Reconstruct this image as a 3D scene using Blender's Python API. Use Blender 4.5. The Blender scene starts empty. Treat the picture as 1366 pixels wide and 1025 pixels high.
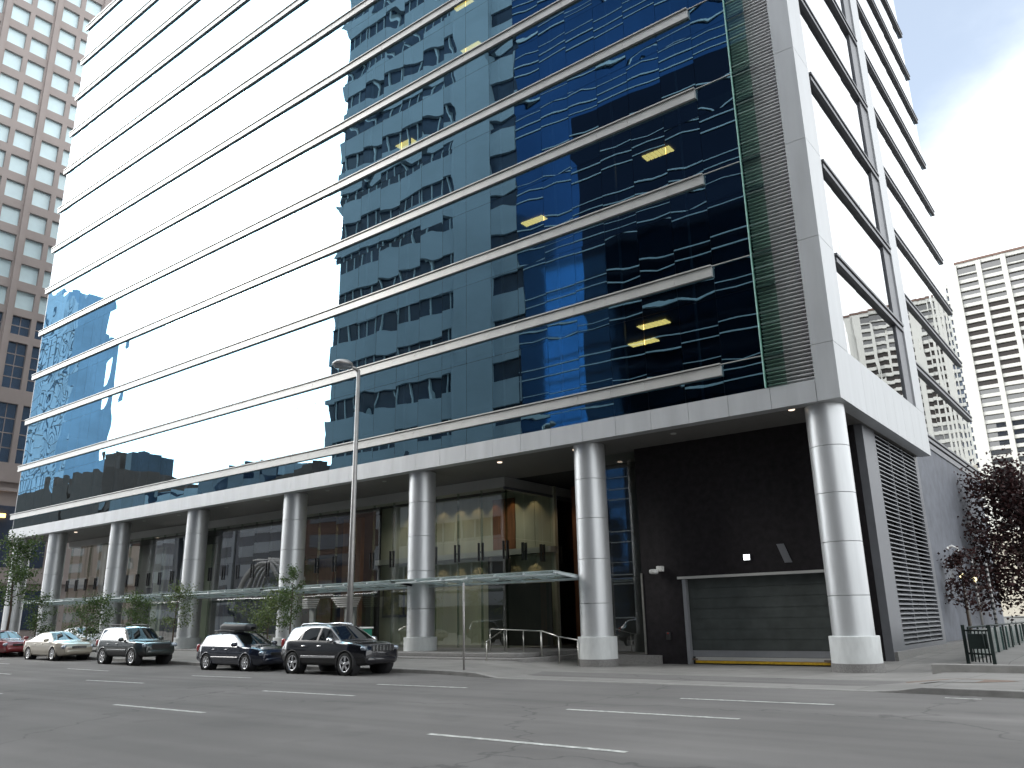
import bpy, math, random
from mathutils import Vector, Matrix
R = math.radians
rnd = random.Random(7)
SC = bpy.context.scene
COL = SC.collection

# ------------------------------------------------------------------ helpers
class MB:
    """collects geometry; build() links it as ONE mesh object"""
    def __init__(s): s.v = []; s.f = []; s.m = []; s.s = []
    def add(s, vs, fs, mi=0, smooth=False):
        o = len(s.v); s.v += [tuple(p) for p in vs]
        for f in fs: s.f.append([o + i for i in f]); s.m.append(mi); s.s.append(smooth)
    def quad(s, a, b, c, d, mi=0): s.add([a, b, c, d], [(0, 1, 2, 3)], mi)
    def box(s, x0, x1, y0, y1, z0, z1, mi=0):
        if x0 > x1: x0, x1 = x1, x0
        if y0 > y1: y0, y1 = y1, y0
        if z0 > z1: z0, z1 = z1, z0
        v = [(x0,y0,z0),(x1,y0,z0),(x1,y1,z0),(x0,y1,z0),(x0,y0,z1),(x1,y0,z1),(x1,y1,z1),(x0,y1,z1)]
        s.add(v, [(0,3,2,1),(4,5,6,7),(0,1,5,4),(1,2,6,5),(2,3,7,6),(3,0,4,7)], mi)
    def tube(s, path, rad, n=8, mi=0, cap=True):
        P = [Vector(p) for p in path]
        rr = rad if isinstance(rad, (list, tuple)) else [rad] * len(P)
        vs = []; fs = []
        up = None
        for i, p in enumerate(P):
            t = (P[min(i+1, len(P)-1)] - P[max(i-1, 0)])
            if t.length < 1e-9: t = Vector((0,0,1))
            t.normalize()
            if up is None:
                up = Vector((1,0,0)) if abs(t.x) < .8 else Vector((0,1,0))
            a = (up - t * up.dot(t)).normalized(); b = t.cross(a); up = a
            for k in range(n):
                an = 2*math.pi*k/n
                vs.append(p + (a*math.cos(an) + b*math.sin(an)) * rr[i])
        for i in range(len(P)-1):
            for k in range(n):
                fs.append((i*n+k, i*n+(k+1)%n, (i+1)*n+(k+1)%n, (i+1)*n+k))
        s.add(vs, fs, mi, True)
        if cap:
            o = len(s.v) - len(vs)
            s.f.append([o + k for k in range(n)][::-1]); s.m.append(mi); s.s.append(False)
            s.f.append([o + (len(P)-1)*n + k for k in range(n)]); s.m.append(mi); s.s.append(False)
    def lathe(s, prof, n=32, c=(0,0,0), axis='z', mi=0, smooth=True):
        vs = []; fs = []
        for r, h in prof:
            for k in range(n):
                a = 2*math.pi*k/n; x, y = r*math.cos(a), r*math.sin(a)
                p = (x, y, h) if axis == 'z' else ((x, h, y) if axis == 'y' else (h, x, y))
                vs.append((p[0]+c[0], p[1]+c[1], p[2]+c[2]))
        for i in range(len(prof)-1):
            for k in range(n):
                q = (i*n+k, i*n+(k+1)%n, (i+1)*n+(k+1)%n, (i+1)*n+k)
                fs.append(q if axis != 'y' else q[::-1])
        s.add(vs, fs, mi, smooth)
    def blob(s, c, r, e=.5, nu=14, nv=8, mi=0, rot=None):
        """superellipsoid"""
        def pw(v, p): return math.copysign(abs(v)**p, v)
        vs = []; fs = []
        for j in range(nv+1):
            ph = -math.pi/2 + math.pi*j/nv
            for i in range(nu):
                th = 2*math.pi*i/nu
                p = Vector((r[0]*pw(math.cos(ph), e)*pw(math.cos(th), e), r[1]*pw(math.cos(ph), e)*pw(math.sin(th), e), r[2]*pw(math.sin(ph), e)))
                if rot: p = rot @ p
                vs.append((p.x+c[0], p.y+c[1], p.z+c[2]))
        for j in range(nv):
            for i in range(nu):
                fs.append((j*nu+i, j*nu+(i+1)%nu, (j+1)*nu+(i+1)%nu, (j+1)*nu+i))
        s.add(vs, fs, mi, True)
    def grid(s, fn, nu, nv, mi=0, smooth=True):
        vs = [fn(i/nu, j/nv) for j in range(nv+1) for i in range(nu+1)]
        fs = [(j*(nu+1)+i, j*(nu+1)+i+1, (j+1)*(nu+1)+i+1, (j+1)*(nu+1)+i) for j in range(nv) for i in range(nu)]
        s.add(vs, fs, mi, smooth)
    def build(s, name, mats, parent=None, bevel=0):
        me = bpy.data.meshes.new(name)
        off = (0, 0, 0)
        if parent is not None:
            q = parent; off = [0, 0, 0]
            while q is not None:
                off = [off[i] + q.location[i] for i in range(3)]; q = q.parent
        me.from_pydata([(x-off[0], y-off[1], z-off[2]) for x, y, z in s.v], [], s.f)
        if not isinstance(mats, (list, tuple)): mats = [mats]
        for m in mats: me.materials.append(m)
        me.polygons.foreach_set('material_index', s.m)
        me.polygons.foreach_set('use_smooth', s.s)
        me.update()
        o = bpy.data.objects.new(name, me); COL.objects.link(o)
        if parent is not None: o.parent = parent
        if bevel:
            b = o.modifiers.new('edge', 'BEVEL'); b.width = bevel; b.segments = 2; b.limit_method = 'ANGLE'
        return o

def tag(o, label=None, cat=None, group=None, kind=None):
    if label: o['label'] = label
    if cat: o['category'] = cat
    if group: o['group'] = group
    if kind: o['kind'] = kind
    return o
def thing(name, loc, label, cat, group=None):
    o = bpy.data.objects.new(name, None); COL.objects.link(o); o.location = loc
    o.empty_display_size = .3
    return tag(o, label, cat, group)
def copy_tree(o, parent=None):
    c = o.copy(); COL.objects.link(c)
    if parent is not None: c.parent = parent
    for ch in list(o.children): copy_tree(ch, c)
    return c

# ------------------------------------------------------------------ materials
def newmat(name):
    m = bpy.data.materials.new(name); m.use_nodes = True
    nt = m.node_tree
    return m, nt, nt.nodes['Principled BSDF'], nt.nodes['Material Output']
def mat(name, col, rough=.5, metal=0, var=.12, scale=3., bump=0., bscale=60., coat=0., spec=.5, stretch=None):
    """principled surface whose colour is broken up by two noise scales"""
    m, nt, bs, out = newmat(name)
    bs.inputs['Roughness'].default_value = rough; bs.inputs['Metallic'].default_value = metal
    bs.inputs['Coat Weight'].default_value = coat; bs.inputs['Coat Roughness'].default_value = .03
    bs.inputs['Specular IOR Level'].default_value = spec
    tc = nt.nodes.new('ShaderNodeTexCoord')
    src = tc.outputs['Object']
    if stretch:
        mp = nt.nodes.new('ShaderNodeMapping'); mp.inputs['Scale'].default_value = stretch
        nt.links.new(src, mp.inputs['Vector']); src = mp.outputs['Vector']
    n1 = nt.nodes.new('ShaderNodeTexNoise'); n1.inputs['Scale'].default_value = scale; n1.inputs['Detail'].default_value = 6; n1.inputs['Roughness'].default_value = .6
    nt.links.new(src, n1.inputs['Vector'])
    rp = nt.nodes.new('ShaderNodeMapRange'); rp.inputs['From Min'].default_value = .3; rp.inputs['From Max'].default_value = .7
    rp.inputs['To Min'].default_value = 1-var; rp.inputs['To Max'].default_value = 1+var
    nt.links.new(n1.outputs['Fac'], rp.inputs['Value'])
    mx = nt.nodes.new('ShaderNodeVectorMath'); mx.operation = 'SCALE'
    mx.inputs[0].default_value = col[:3]; nt.links.new(rp.outputs['Result'], mx.inputs['Scale'])
    nt.links.new(mx.outputs['Vector'], bs.inputs['Base Color'])
    if var > 0 and metal < .5 and coat == 0:
        rr = nt.nodes.new('ShaderNodeMapRange'); rr.inputs['To Min'].default_value = max(.02, rough-.1); rr.inputs['To Max'].default_value = min(1, rough+.12)
        nt.links.new(n1.outputs['Fac'], rr.inputs['Value']); nt.links.new(rr.outputs['Result'], bs.inputs['Roughness'])
    if bump:
        n2 = nt.nodes.new('ShaderNodeTexNoise'); n2.inputs['Scale'].default_value = bscale; n2.inputs['Detail'].default_value = 4
        nt.links.new(src, n2.inputs['Vector'])
        bp = nt.nodes.new('ShaderNodeBump'); bp.inputs['Strength'].default_value = bump; bp.inputs['Distance'].default_value = .02
        nt.links.new(n2.outputs['Fac'], bp.inputs['Height']); nt.links.new(bp.outputs['Normal'], bs.inputs['Normal'])
    return m
def emit(name, col, st):
    m, nt, bs, out = newmat(name)
    bs.inputs['Base Color'].default_value = (*[c*.5 for c in col], 1)
    bs.inputs['Emission Color'].default_value = (*col, 1); bs.inputs['Emission Strength'].default_value = st
    return m
def glass(name, tint, trans, f0, rough=0.0, body=None, gcol=(1,1,1)):
    """architectural pane: sheen by angle over a see-through (or dark) body"""
    m, nt, bs, out = newmat(name); nt.nodes.remove(bs)
    gl = nt.nodes.new('ShaderNodeBsdfGlossy'); gl.inputs['Roughness'].default_value = rough; gl.inputs['Color'].default_value = (*gcol, 1)
    tr = nt.nodes.new('ShaderNodeBsdfTransparent'); tr.inputs['Color'].default_value = (*[t*trans for t in tint], 1)
    src = tr
    if body:
        df = nt.nodes.new('ShaderNodeBsdfDiffuse'); df.inputs['Color'].default_value = (*body, 1)
        ad = nt.nodes.new('ShaderNodeMixShader'); ad.inputs['Fac'].default_value = .5
        nt.links.new(tr.outputs[0], ad.inputs[1]); nt.links.new(df.outputs[0], ad.inputs[2]); src = ad
    lw = nt.nodes.new('ShaderNodeLayerWeight'); lw.inputs['Blend'].default_value = .5
    pw = nt.nodes.new('ShaderNodeMath'); pw.operation = 'POWER'; pw.inputs[1].default_value = 4.
    nt.links.new(lw.outputs['Facing'], pw.inputs[0])
    mr = nt.nodes.new('ShaderNodeMapRange'); mr.inputs['To Min'].default_value = f0; mr.inputs['To Max'].default_value = 1.
    nt.links.new(pw.outputs[0], mr.inputs['Value'])
    mx = nt.nodes.new('ShaderNodeMixShader')
    nt.links.new(mr.outputs[0], mx.inputs['Fac']); nt.links.new(src.outputs[0], mx.inputs[1]); nt.links.new(gl.outputs[0], mx.inputs[2])
    nt.links.new(mx.outputs[0], out.inputs['Surface'])
    return m

M = {}
M['alu'] = mat('aluminium_panel', (.48,.495,.51), .42, .25, .09, 1.1, spec=.5, stretch=(1.4,1.4,.22))
M['alu_rib'] = mat('aluminium_rib', (.50,.50,.485), .4, .25, .06, 1.2)
M['alu_dark'] = mat('grey_metal', (.16,.165,.18), .45, .3, .1, 2)
M['joint'] = mat('dark_joint', (.03,.03,.032), .8, 0, .1, 3)
M['column'] = mat('brushed_column_steel', (.58,.595,.605), .40, .55, .05, 6, stretch=(1,1,.1))
M['collar'] = mat('white_painted_collar', (.60,.62,.62), .55, 0, .13, 2.2, bump=.02, stretch=(1.5,1.5,.5))
M['granite'] = mat('grey_granite', (.20,.195,.19), .6, 0, .3, 25)
M['black_stone'] = mat('black_stone', (.018,.016,.018), .6, 0, .35, 4, spec=.15)
M['soffit'] = mat('soffit_panel', (.16,.155,.15), .55, 0, .08, 1)
M['bulkhead'] = mat('bulkhead_plaster', (.42,.42,.41), .7, 0, .05, 1)
M['stone'] = mat('grey_stone_wall', (.15,.16,.185), .75, 0, .2, 1.6, bump=.1, bscale=9)
M['louvre'] = mat('louvre_metal', (.66,.66,.67), .45, .3, .05, 2)
M['vent'] = mat('vent_blade_metal', (.30,.31,.33), .4, .5, .06, 2)
M['void'] = mat('dark_void', (.012,.012,.014), .8, 0, .2, 2)
M['glass'] = glass('curtain_wall_glass', (.45,.75,.95), .32, .40, gcol=(.50,.82,1.0))
M['glass_side'] = glass('side_curtain_wall_glass', (.55,.75,.85), .3, .34, gcol=(.97,.985,1.0))
M['lobby_glass'] = glass('lobby_glass', (.82,.90,.83), .88, .15)
M['fin_glass'] = glass('green_edge_glass', (.80,.93,.87), .95, .08)
M['green_edge'] = mat('glass_edge', (.36,.60,.54), .25, 0, .1, 4)
M['canopy_glass'] = glass('frosted_canopy_glass', (.85,.97,.95), .8, .16, .2, body=(.70,.77,.77))
M['steel'] = mat('stainless_steel', (.58,.57,.53), .28, .9, .08, 6)
M['floor_in'] = mat('interior_floor', (.06,.06,.06), .6, 0, .1, 1)
M['core'] = mat('interior_core_wall', (.09,.10,.10), .7, 0, .15, .6)
M['lobby_stone'] = mat('lobby_stone_wall', (.47,.46,.37), .4, 0, .12, .8, stretch=(1.5,1.5,.25))
M['lobby_wood'] = mat('lobby_timber', (.20,.085,.04), .4, 0, .3, 2, stretch=(4,4,.4))
M['lobby_dark'] = mat('lobby_dark_wall', (.035,.03,.03), .4, 0, .3, 1)
M['garage'] = mat('garage_door_panel', (.060,.069,.067), .5, .2, .22, 1.8, bump=.03)
M['yellow'] = mat('yellow_paint', (.55,.34,.02), .6, 0, .25, 8)
M['warm'] = emit('warm_office_light', (1.,.55,.14), 4.)
M['warmw'] = emit('warm_downlight', (1.,.80,.62), 1.1)
M['exit'] = emit('lit_sign', (.95,1.,1.), 2.6)
M['white'] = mat('white_paint', (.72,.72,.70), .5, 0, .05, 3)
M['plastic'] = mat('black_plastic', (.02,.02,.021), .5, 0, .1, 8)
M['rubber'] = mat('tyre_rubber', (.016,.016,.016), .75, 0, .2, 12)
M['chrome'] = mat('chrome', (.72,.72,.73), .12, 1, .02, 5)
M['rim'] = mat('alloy_rim', (.72,.72,.73), .22, .9, .05, 5)
M['lampglass'] = mat('headlight_lens', (.24,.28,.33), .08, .3, .25, 14, coat=1)
M['tail'] = mat('tail_light_lens', (.35,.02,.02), .12, 0, .2, 10, coat=1)
M['amber'] = mat('amber_lens', (.6,.22,.03), .15, 0, .1, 10, coat=1)
M['plate'] = mat('number_plate', (.6,.62,.64), .4, 0, .1, 20)
M['carglass'] = glass('car_glass', (.5,.62,.6), .4, .08, body=(.01,.012,.012))
_n = M['canopy_glass'].node_tree; _d = _n.nodes['Diffuse BSDF']; _t = _n.nodes.new('ShaderNodeBsdfTranslucent'); _t.inputs['Color'].default_value = (.76,.85,.85,1)
_l = [l for l in _n.links if l.from_node == _d][0].to_socket; _a = _n.nodes.new('ShaderNodeMixShader'); _a.name = 'both'; _a.inputs['Fac'].default_value = .7
_n.links.new(_d.outputs[0], _a.inputs[1]); _n.links.new(_t.outputs[0], _a.inputs[2]); _n.links.new(_a.outputs[0], _l)
for q_ in ('canopy_glass',): M[q_].node_tree.nodes['Mix Shader'].inputs['Fac'].default_value = .85
M['carglass'].node_tree.nodes['Mix Shader'].inputs['Fac'].default_value = .75
M['bark'] = mat('bark', (.09,.065,.05), .85, 0, .3, 20, bump=.4, bscale=40)
M['tan'] = mat('tan_precast', (.40,.345,.325), .75, 0, .07, .5)
M['cream'] = mat('cream_concrete', (.53,.525,.49), .8, 0, .05, .1)
M['tower_glass'] = glass('tower_window_glass', (.5,.6,.65), .2, .42, body=(.02,.03,.04), gcol=(.85,.95,1))
M['sky_reflect_tint'] = mat('sky_reflect_tint_window', (.74,.92,.96), .15, 0, .06, .6)  # reflection of bright sky painted in as a pale pane colour
M['deep_blue'] = glass('blue_window_glass', (.3,.45,.6), .2, .3, body=(.09,.17,.30), gcol=(.6,.8,1))
M['shade_glass'] = glass('deep_window_glass', (.4,.4,.4), .3, .14, body=(.06,.055,.05))
M['brown_window'] = glass('brown_window_glass', (.3,.25,.22), .2, .03, body=(.05,.033,.026))
M['concrete'] = mat('concrete_bands', (.46,.51,.56), .8, 0, .10, .2)
M['banding'] = mat('dark_window_band', (.05,.065,.10), .14, 0, .4, .25)
M['blue_glass'] = mat('blue_tower_glass', (.02,.07,.16), .06, .0, .35, .08, spec=1.0)
M['pale_blue'] = mat('pale_blue_tower_glass', (.26,.40,.58), .12, .25, .25, .08, spec=1.0)
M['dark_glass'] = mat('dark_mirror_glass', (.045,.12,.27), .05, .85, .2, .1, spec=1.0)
M['dark_reflect_tint'] = mat('dark_reflect_tint_mirror_glass', (.012,.016,.032), .06, .85, .2, .1, spec=1.0)  # dark reflection of the glass tower put into the glazing colour
M['white_line'] = mat('white_mullion', (.62,.68,.70), .4, .2, .05, 1)
M['brick'] = mat('brown_brick', (.16,.10,.08), .85, 0, .2, .4)
M['podium'] = mat('beige_podium', (.42,.385,.32), .8, 0, .06, .2)
M['galv'] = mat('galvanised_pole', (.36,.35,.34), .45, .55, .1, 6)
M['green_box'] = mat('green_bin_panel', (.02,.19,.13), .5, 0, .1, 5)
M['grey_box'] = mat('grey_bin_body', (.27,.29,.28), .55, 0, .1, 5)
M['iron'] = mat('dark_green_iron', (.012,.022,.02), .5, .2, .2, 8)
M['rail_glass'] = glass('green_rail_glass', (.5,.8,.72), .6, .12, body=(.06,.12,.11))
def leafmat(name, a, b):
    m, nt, bs, out = newmat(name)
    g = nt.nodes.new('ShaderNodeNewGeometry'); r = nt.nodes.new('ShaderNodeValToRGB')
    r.color_ramp.elements[0].color = (*a, 1); r.color_ramp.elements[1].color = (*b, 1)
    nt.links.new(g.outputs['Random Per Island'], r.inputs['Fac']); nt.links.new(r.outputs['Color'], bs.inputs['Base Color'])
    bs.inputs['Roughness'].default_value = .55
    tl = nt.nodes.new('ShaderNodeBsdfTranslucent'); nt.links.new(r.outputs['Color'], tl.inputs['Color'])
    mx = nt.nodes.new('ShaderNodeMixShader'); mx.inputs['Fac'].default_value = .3
    nt.links.new(bs.outputs[0], mx.inputs[1]); nt.links.new(tl.outputs[0], mx.inputs[2]); nt.links.new(mx.outputs[0], out.inputs['Surface'])
    return m
M['leaf'] = leafmat('green_leaf', (.035,.07,.02), (.10,.16,.045))
M['leaf_light'] = leafmat('light_green_leaf', (.06,.10,.03), (.16,.21,.07))
M['leaf_red'] = leafmat('red_leaf', (.018,.010,.011), (.065,.022,.02))
def paint(name, col, metal=.0, rough=.3):
    return mat(name, col, rough, metal, .04, 2, coat=1.)
M['p_black'] = paint('black_car_paint', (.008,.008,.012), .1, .25)
M['p_navy'] = paint('dark_navy_car_paint', (.012,.016,.032), .2, .25)
M['p_teal'] = paint('dark_grey_green_car_paint', (.02,.027,.026), .2, .3)
M['p_beige'] = paint('beige_car_paint', (.42,.38,.31), .35, .35)
M['p_red'] = paint('red_car_paint', (.20,.012,.016), .1, .3)
M['p_white'] = paint('white_car_paint', (.72,.75,.77), 0, .35)

# asphalt: aggregate, wheel-track polish, patches and cracks
def asphalt():
    m, nt, bs, out = newmat('asphalt'); N = nt.nodes.new; L = nt.links.new
    tc = N('ShaderNodeTexCoord')
    def noise(sc, det=5, mp=None):
        n = N('ShaderNodeTexNoise'); n.inputs['Scale'].default_value = sc; n.inputs['Detail'].default_value = det
        if mp:
            q = N('ShaderNodeMapping'); q.inputs['Scale'].default_value = mp; L(tc.outputs['Object'], q.inputs['Vector']); L(q.outputs[0], n.inputs['Vector'])
        else: L(tc.outputs['Object'], n.inputs['Vector'])
        return n.outputs['Fac']
    def rng(x, a, b, c, d):
        r = N('ShaderNodeMapRange'); r.inputs['From Min'].default_value = a; r.inputs['From Max'].default_value = b; r.inputs['To Min'].default_value = c; r.inputs['To Max'].default_value = d
        L(x, r.inputs['Value']); return r.outputs[0]
    def mul(a, b):
        q = N('ShaderNodeMath'); q.operation = 'MULTIPLY'; L(a, q.inputs[0]); L(b, q.inputs[1]); return q.outputs[0]
    f = mul(rng(noise(.22, 7), .3, .7, .80, 1.16), rng(noise(1., 5, (.035, 1.1, 1)), .3, .7, .80, 1.14))
    f = mul(f, rng(noise(.9, 6), .56, .74, 1., .80))
    f = mul(f, rng(noise(90, 3), .25, .75, .75, 1.25))
    vo = N('ShaderNodeTexVoronoi'); vo.feature = 'DISTANCE_TO_EDGE'; vo.inputs['Scale'].default_value = .11
    wn = N('ShaderNodeTexNoise'); wn.inputs['Scale'].default_value = .8; wn.inputs['Detail'].default_value = 6; L(tc.outputs['Object'], wn.inputs['Vector'])
    ad = N('ShaderNodeVectorMath'); ad.operation = 'MULTIPLY_ADD'; ad.inputs[1].default_value = (2.4, 2.4, 0); L(wn.outputs['Color'], ad.inputs[0]); L(tc.outputs['Object'], ad.inputs[2])
    L(ad.outputs[0], vo.inputs['Vector'])
    f = mul(f, rng(vo.outputs['Distance'], .0, .006, .62, 1.))
    sc = N('ShaderNodeVectorMath'); sc.operation = 'SCALE'; sc.inputs[0].default_value = (.140, .135, .131); L(f, sc.inputs['Scale'])
    L(sc.outputs[0], bs.inputs['Base Color']); bs.inputs['Roughness'].default_value = .85
    bp = N('ShaderNodeBump'); bp.inputs['Strength'].default_value = .35; bp.inputs['Distance'].default_value = .01
    L(noise(120, 3), bp.inputs['Height']); L(bp.outputs[0], bs.inputs['Normal'])
    return m
def paving():
    m, nt, bs, out = newmat('concrete_paving'); N = nt.nodes.new; L = nt.links.new
    tc = N('ShaderNodeTexCoord')
    br = N('ShaderNodeTexBrick'); br.offset = 0; br.inputs['Scale'].default_value = 1.; br.inputs['Brick Width'].default_value = 1.6; br.inputs['Row Height'].default_value = 1.6
    br.inputs['Mortar Size'].default_value = .012; br.inputs['Color1'].default_value = (.185,.18,.172,1); br.inputs['Color2'].default_value = (.21,.205,.195,1); br.inputs['Mortar'].default_value = (.10,.10,.095,1)
    L(tc.outputs['Object'], br.inputs['Vector'])
    n = N('ShaderNodeTexNoise'); n.inputs['Scale'].default_value = .9; n.inputs['Detail'].default_value = 7; n.inputs['Roughness'].default_value = .65; L(tc.outputs['Object'], n.inputs['Vector'])
    r = N('ShaderNodeMapRange'); r.inputs['From Min'].default_value = .3; r.inputs['From Max'].default_value = .7; r.inputs['To Min'].default_value = .80; r.inputs['To Max'].default_value = 1.12; L(n.outputs['Fac'], r.inputs['Value'])
    s = N('ShaderNodeVectorMath'); s.operation = 'SCALE'; L(br.outputs['Color'], s.inputs[0]); L(r.outputs[0], s.inputs['Scale'])
    L(s.outputs[0], bs.inputs['Base Color']); bs.inputs['Roughness'].default_value = .8
    return m
M['asphalt'] = asphalt(); M['paving'] = paving()
M['kerb'] = mat('kerb_concrete', (.24,.235,.225), .8, 0, .2, 2, bump=.1, bscale=30)
M['line'] = mat('road_paint', (.47,.48,.46), .7, 0, .55, 7)
M['earth'] = mat('city_ground', (.10,.10,.095), .9, 0, .2, .05)
M['rust'] = mat('rusty_stain', (.16,.115,.09), .8, 0, .3, 3)

# ------------------------------------------------------------------ ground
def g(x):                                   # the street climbs a little towards the left
    return max(0., -24 - x) * .0115
def sm(a, b, x):
    t = min(1, max(0, (x-a)/(b-a))); return t*t*(3-2*t)
def kerb_y(x):
    if x < -12: return -7.45
    if x < -8.2: return -7.45 - .75*sm(-12, -8.2, x)
    if x < 2.4: return -8.2
    return -8.2 - .10*(x-2.4)
def drop(x):                                # 1 where the kerb is lowered for the garage drive
    return sm(-9.6, -8.4, x) * (1 - sm(2.2, 3.0, x))
def pave_z(x, y):
    zk = .13 - .115*drop(x)
    zb = -.17 + .26*(1 - sm(-13.5, -11.2, x)) + .16*sm(1.2, 2.2, x)
    t = sm(-8.2, 0, y)
    z = zk*(1-t) + zb*t
    if x > -1.6: z += .018*max(0, y-2.5) + .10*sm(1.9, 2.6, y)
    return z + g(x)

b = MB(); S = 1600
b.quad((-S,-S,-.45), (S,-S,-.45), (S,S,-.45), (-S,S,-.45)); tag(b.build('ground', M['earth']), kind='structure')
b = MB()
xs = [-400,-300,-200,-150,-120,-100] + [-90+2*i for i in range(60)] + [32,40,60,100,200,400]
ys = [-24.2, -18, -12, -8.6, -7, -5]
for i in range(len(xs)-1):
    for j in range(len(ys)-1):
        P = [(xs[i],ys[j]),(xs[i+1],ys[j]),(xs[i+1],ys[j+1]),(xs[i],ys[j+1])]
        b.add([(x, y, g(x)) for x, y in P], [(0,1,2,3)], 0, True)
tag(b.build('road', M['asphalt']), kind='structure')
b = MB()                                    # side street on the right of the tower
b.quad((9,-5,-.012), (22,-5,-.012), (22,300,-.012), (9,300,-.012)); tag(b.build('side_road', M['asphalt']), kind='structure')
b = MB(); xs = [-150,-120,-95] + [-80+.5*i for i in range(178)]
def yrow(x, t):
    ky = kerb_y(x) + .16
    return ky + (16-ky)*t
ts = [0,.02,.06,.1,.15,.2,.25,.3,.34,.38,.42,.46,.5,.6,.8,1]
for i in range(len(xs)-1):
    for j in range(len(ts)-1):
        P = [(xs[i],yrow(xs[i],ts[j])),(xs[i+1],yrow(xs[i+1],ts[j])),(xs[i+1],yrow(xs[i+1],ts[j+1])),(xs[i],yrow(xs[i],ts[j+1]))]
        b.add([(x, y, pave_z(x, y)) for x, y in P], [(0,1,2,3)], 0, True)
b.grid(lambda u, v: (-2.2+11*u, 16+250*v, pave_z(-1+5*u, min(16+250*v, 22))), 4, 12)
tag(b.build('pavement', M['paving']), kind='structure')
b = MB()                                    # kerb: a real step, with a face to the road
kx = [-150,-100] + [-80+.5*i for i in range(178)]
for i in range(len(kx)-1):
    r = []
    for x in (kx[i], kx[i+1]):
        y = kerb_y(x); zt = pave_z(x, y+.16) + .004
        r.append([(x, y, g(x)-.05), (x, y, zt-.015), (x, y+.02, zt), (x, y+.16, zt), (x, y+.16, zt-.03)])
    for k in range(4): b.quad(r[0][k], r[1][k], r[1][k+1], r[0][k+1])
tag(b.build('kerb', M['kerb']), kind='structure')
b = MB()                                    # the pavement the photographer stands on
b.box(-200, 200, -37.5, -24.2, -.3, .13); tag(b.build('pavement_opposite', M['paving']), kind='structure')
b = MB()
def dash(x0, x1, y0, y1, w=.13):
    n = 6
    for k in range(n):
        xa = x0+(x1-x0)*k/n; xb = x0+(x1-x0)*(k+1)/n; ya = y0+(y1-y0)*k/n; yb = y0+(y1-y0)*(k+1)/n
        b.quad((xa,ya-w/2,g(xa)+.005), (xb,yb-w/2,g(xb)+.005), (xb,yb+w/2,g(xb)+.005), (xa,ya+w/2,g(xa)+.005))
for k in range(-1, 6):
    dash(-1.82-9.45*k, 1.6-9.45*k, -18.04, -18.02)
    dash(-1.9-9.38*k, 1.45-9.38*k, -14.2, -14.1)
    dash(-.98-9.1*k, 2.1-9.1*k, -11.36, -11.2)
dash(3.55, 4.2, -8.95, -8.98, .1)
tag(b.build('road_marking', M['line']), kind='structure')
b = MB()
b.add([(3.2+1.1*math.cos(a)*(1+.2*math.sin(3*a)), -5.6+.85*math.sin(a), pave_z(3.2+1.1*math.cos(a), -5.6+.85*math.sin(a))+.006) for a in [i*math.pi/9 for i in range(18)]], [tuple(range(18))])
tag(b.build('pavement_stain', M['rust']), kind='structure')

# ------------------------------------------------------------------ main tower
H = 4.0; Z0 = 10.69; NF = 13; XL, XG = -66.3, -2.5; ZT = Z0 + H*(NF-1) + .6
ZS = 8.64                                  # soffit
T = thing('office_tower', (0, 0, 0), 'glass office tower with silver ribs standing on round steel columns', 'office tower')

def pane(b, org, du, dv, n, w, h, nu=4, nv=5):
    """one slightly bulged and tilted pane, like heat-treated glass"""
    A = rnd.gauss(-.0016, .0016); tu = rnd.gauss(0, .0016); tv = rnd.gauss(0, .0011); S2 = rnd.gauss(0, .0011); ph = rnd.random()*6.28
    def fn(u, v):
        a, c = 2*u-1, 2*v-1
        d = A*(1-a*a)*(1-c*c)*1.3 + tu*a*w/2 + tv*c*h/2 + S2*math.sin(3.2*c+ph)*(1-.4*a*a) + .004
        return tuple(org[i] + du[i]*(g0+u*(w-2*g0)) + dv[i]*(g0+v*(h-2*g0)) + n[i]*d for i in range(3))
    g0 = .007
    b.grid(fn, nu, nv)
# front curtain wall, one ribbon per storey
def ribbon(x0, x1, z0, z1, fn, name='window_ribbon', mod=1.6, m='glass', split=.33, last=None):
    b = MB(); n = max(1, round((x1-x0)/mod)); w = (x1-x0)/n
    zs = [z0, z0+(z1-z0)*(1-split), z1] if split else [z0, z1]
    for i in range(n):
        for k in range(len(zs)-1):
            fn(b, x0+i*w, zs[k], w, zs[k+1]-zs[k])
    return b.build(name, M[m], T)
f_front = lambda b, x, z, w, h: pane(b, (x, .05, z), (1,0,0), (0,0,1), (0,-1,0), w, h)
f_side1 = lambda b, y, z, w, h: pane(b, (-.15, y, z), (0,1,0), (0,0,1), (1,0,0), w, h)
f_side2 = lambda b, y, z, w, h: pane(b, (-1.05, y, z), (0,1,0), (0,0,1), (1,0,0), w, h)
ribbon(XL+.5, XG, 9.43, Z0-.01, f_front, split=0)
for k in range(NF-1):
    ribbon(XL+.5, XG, Z0+H*k-.01, Z0+H*(k+1)-.01, f_front)
    if k < 9 or True:
        ribbon(1.72, 10.9, Z0+H*k-.01, Z0+H*(k+1)-.01, f_side1, mod=1.53, m='glass_side', split=0)
        ribbon(13.95, 35.6, Z0+H*k-.01, Z0+H*(k+1)-.01, f_side2, mod=1.53, m='glass_side', split=0)
ribbon(13.95, 35.6, 10.25, Z0-.01, f_side2, mod=1.53, m='glass_side', split=0)
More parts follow.
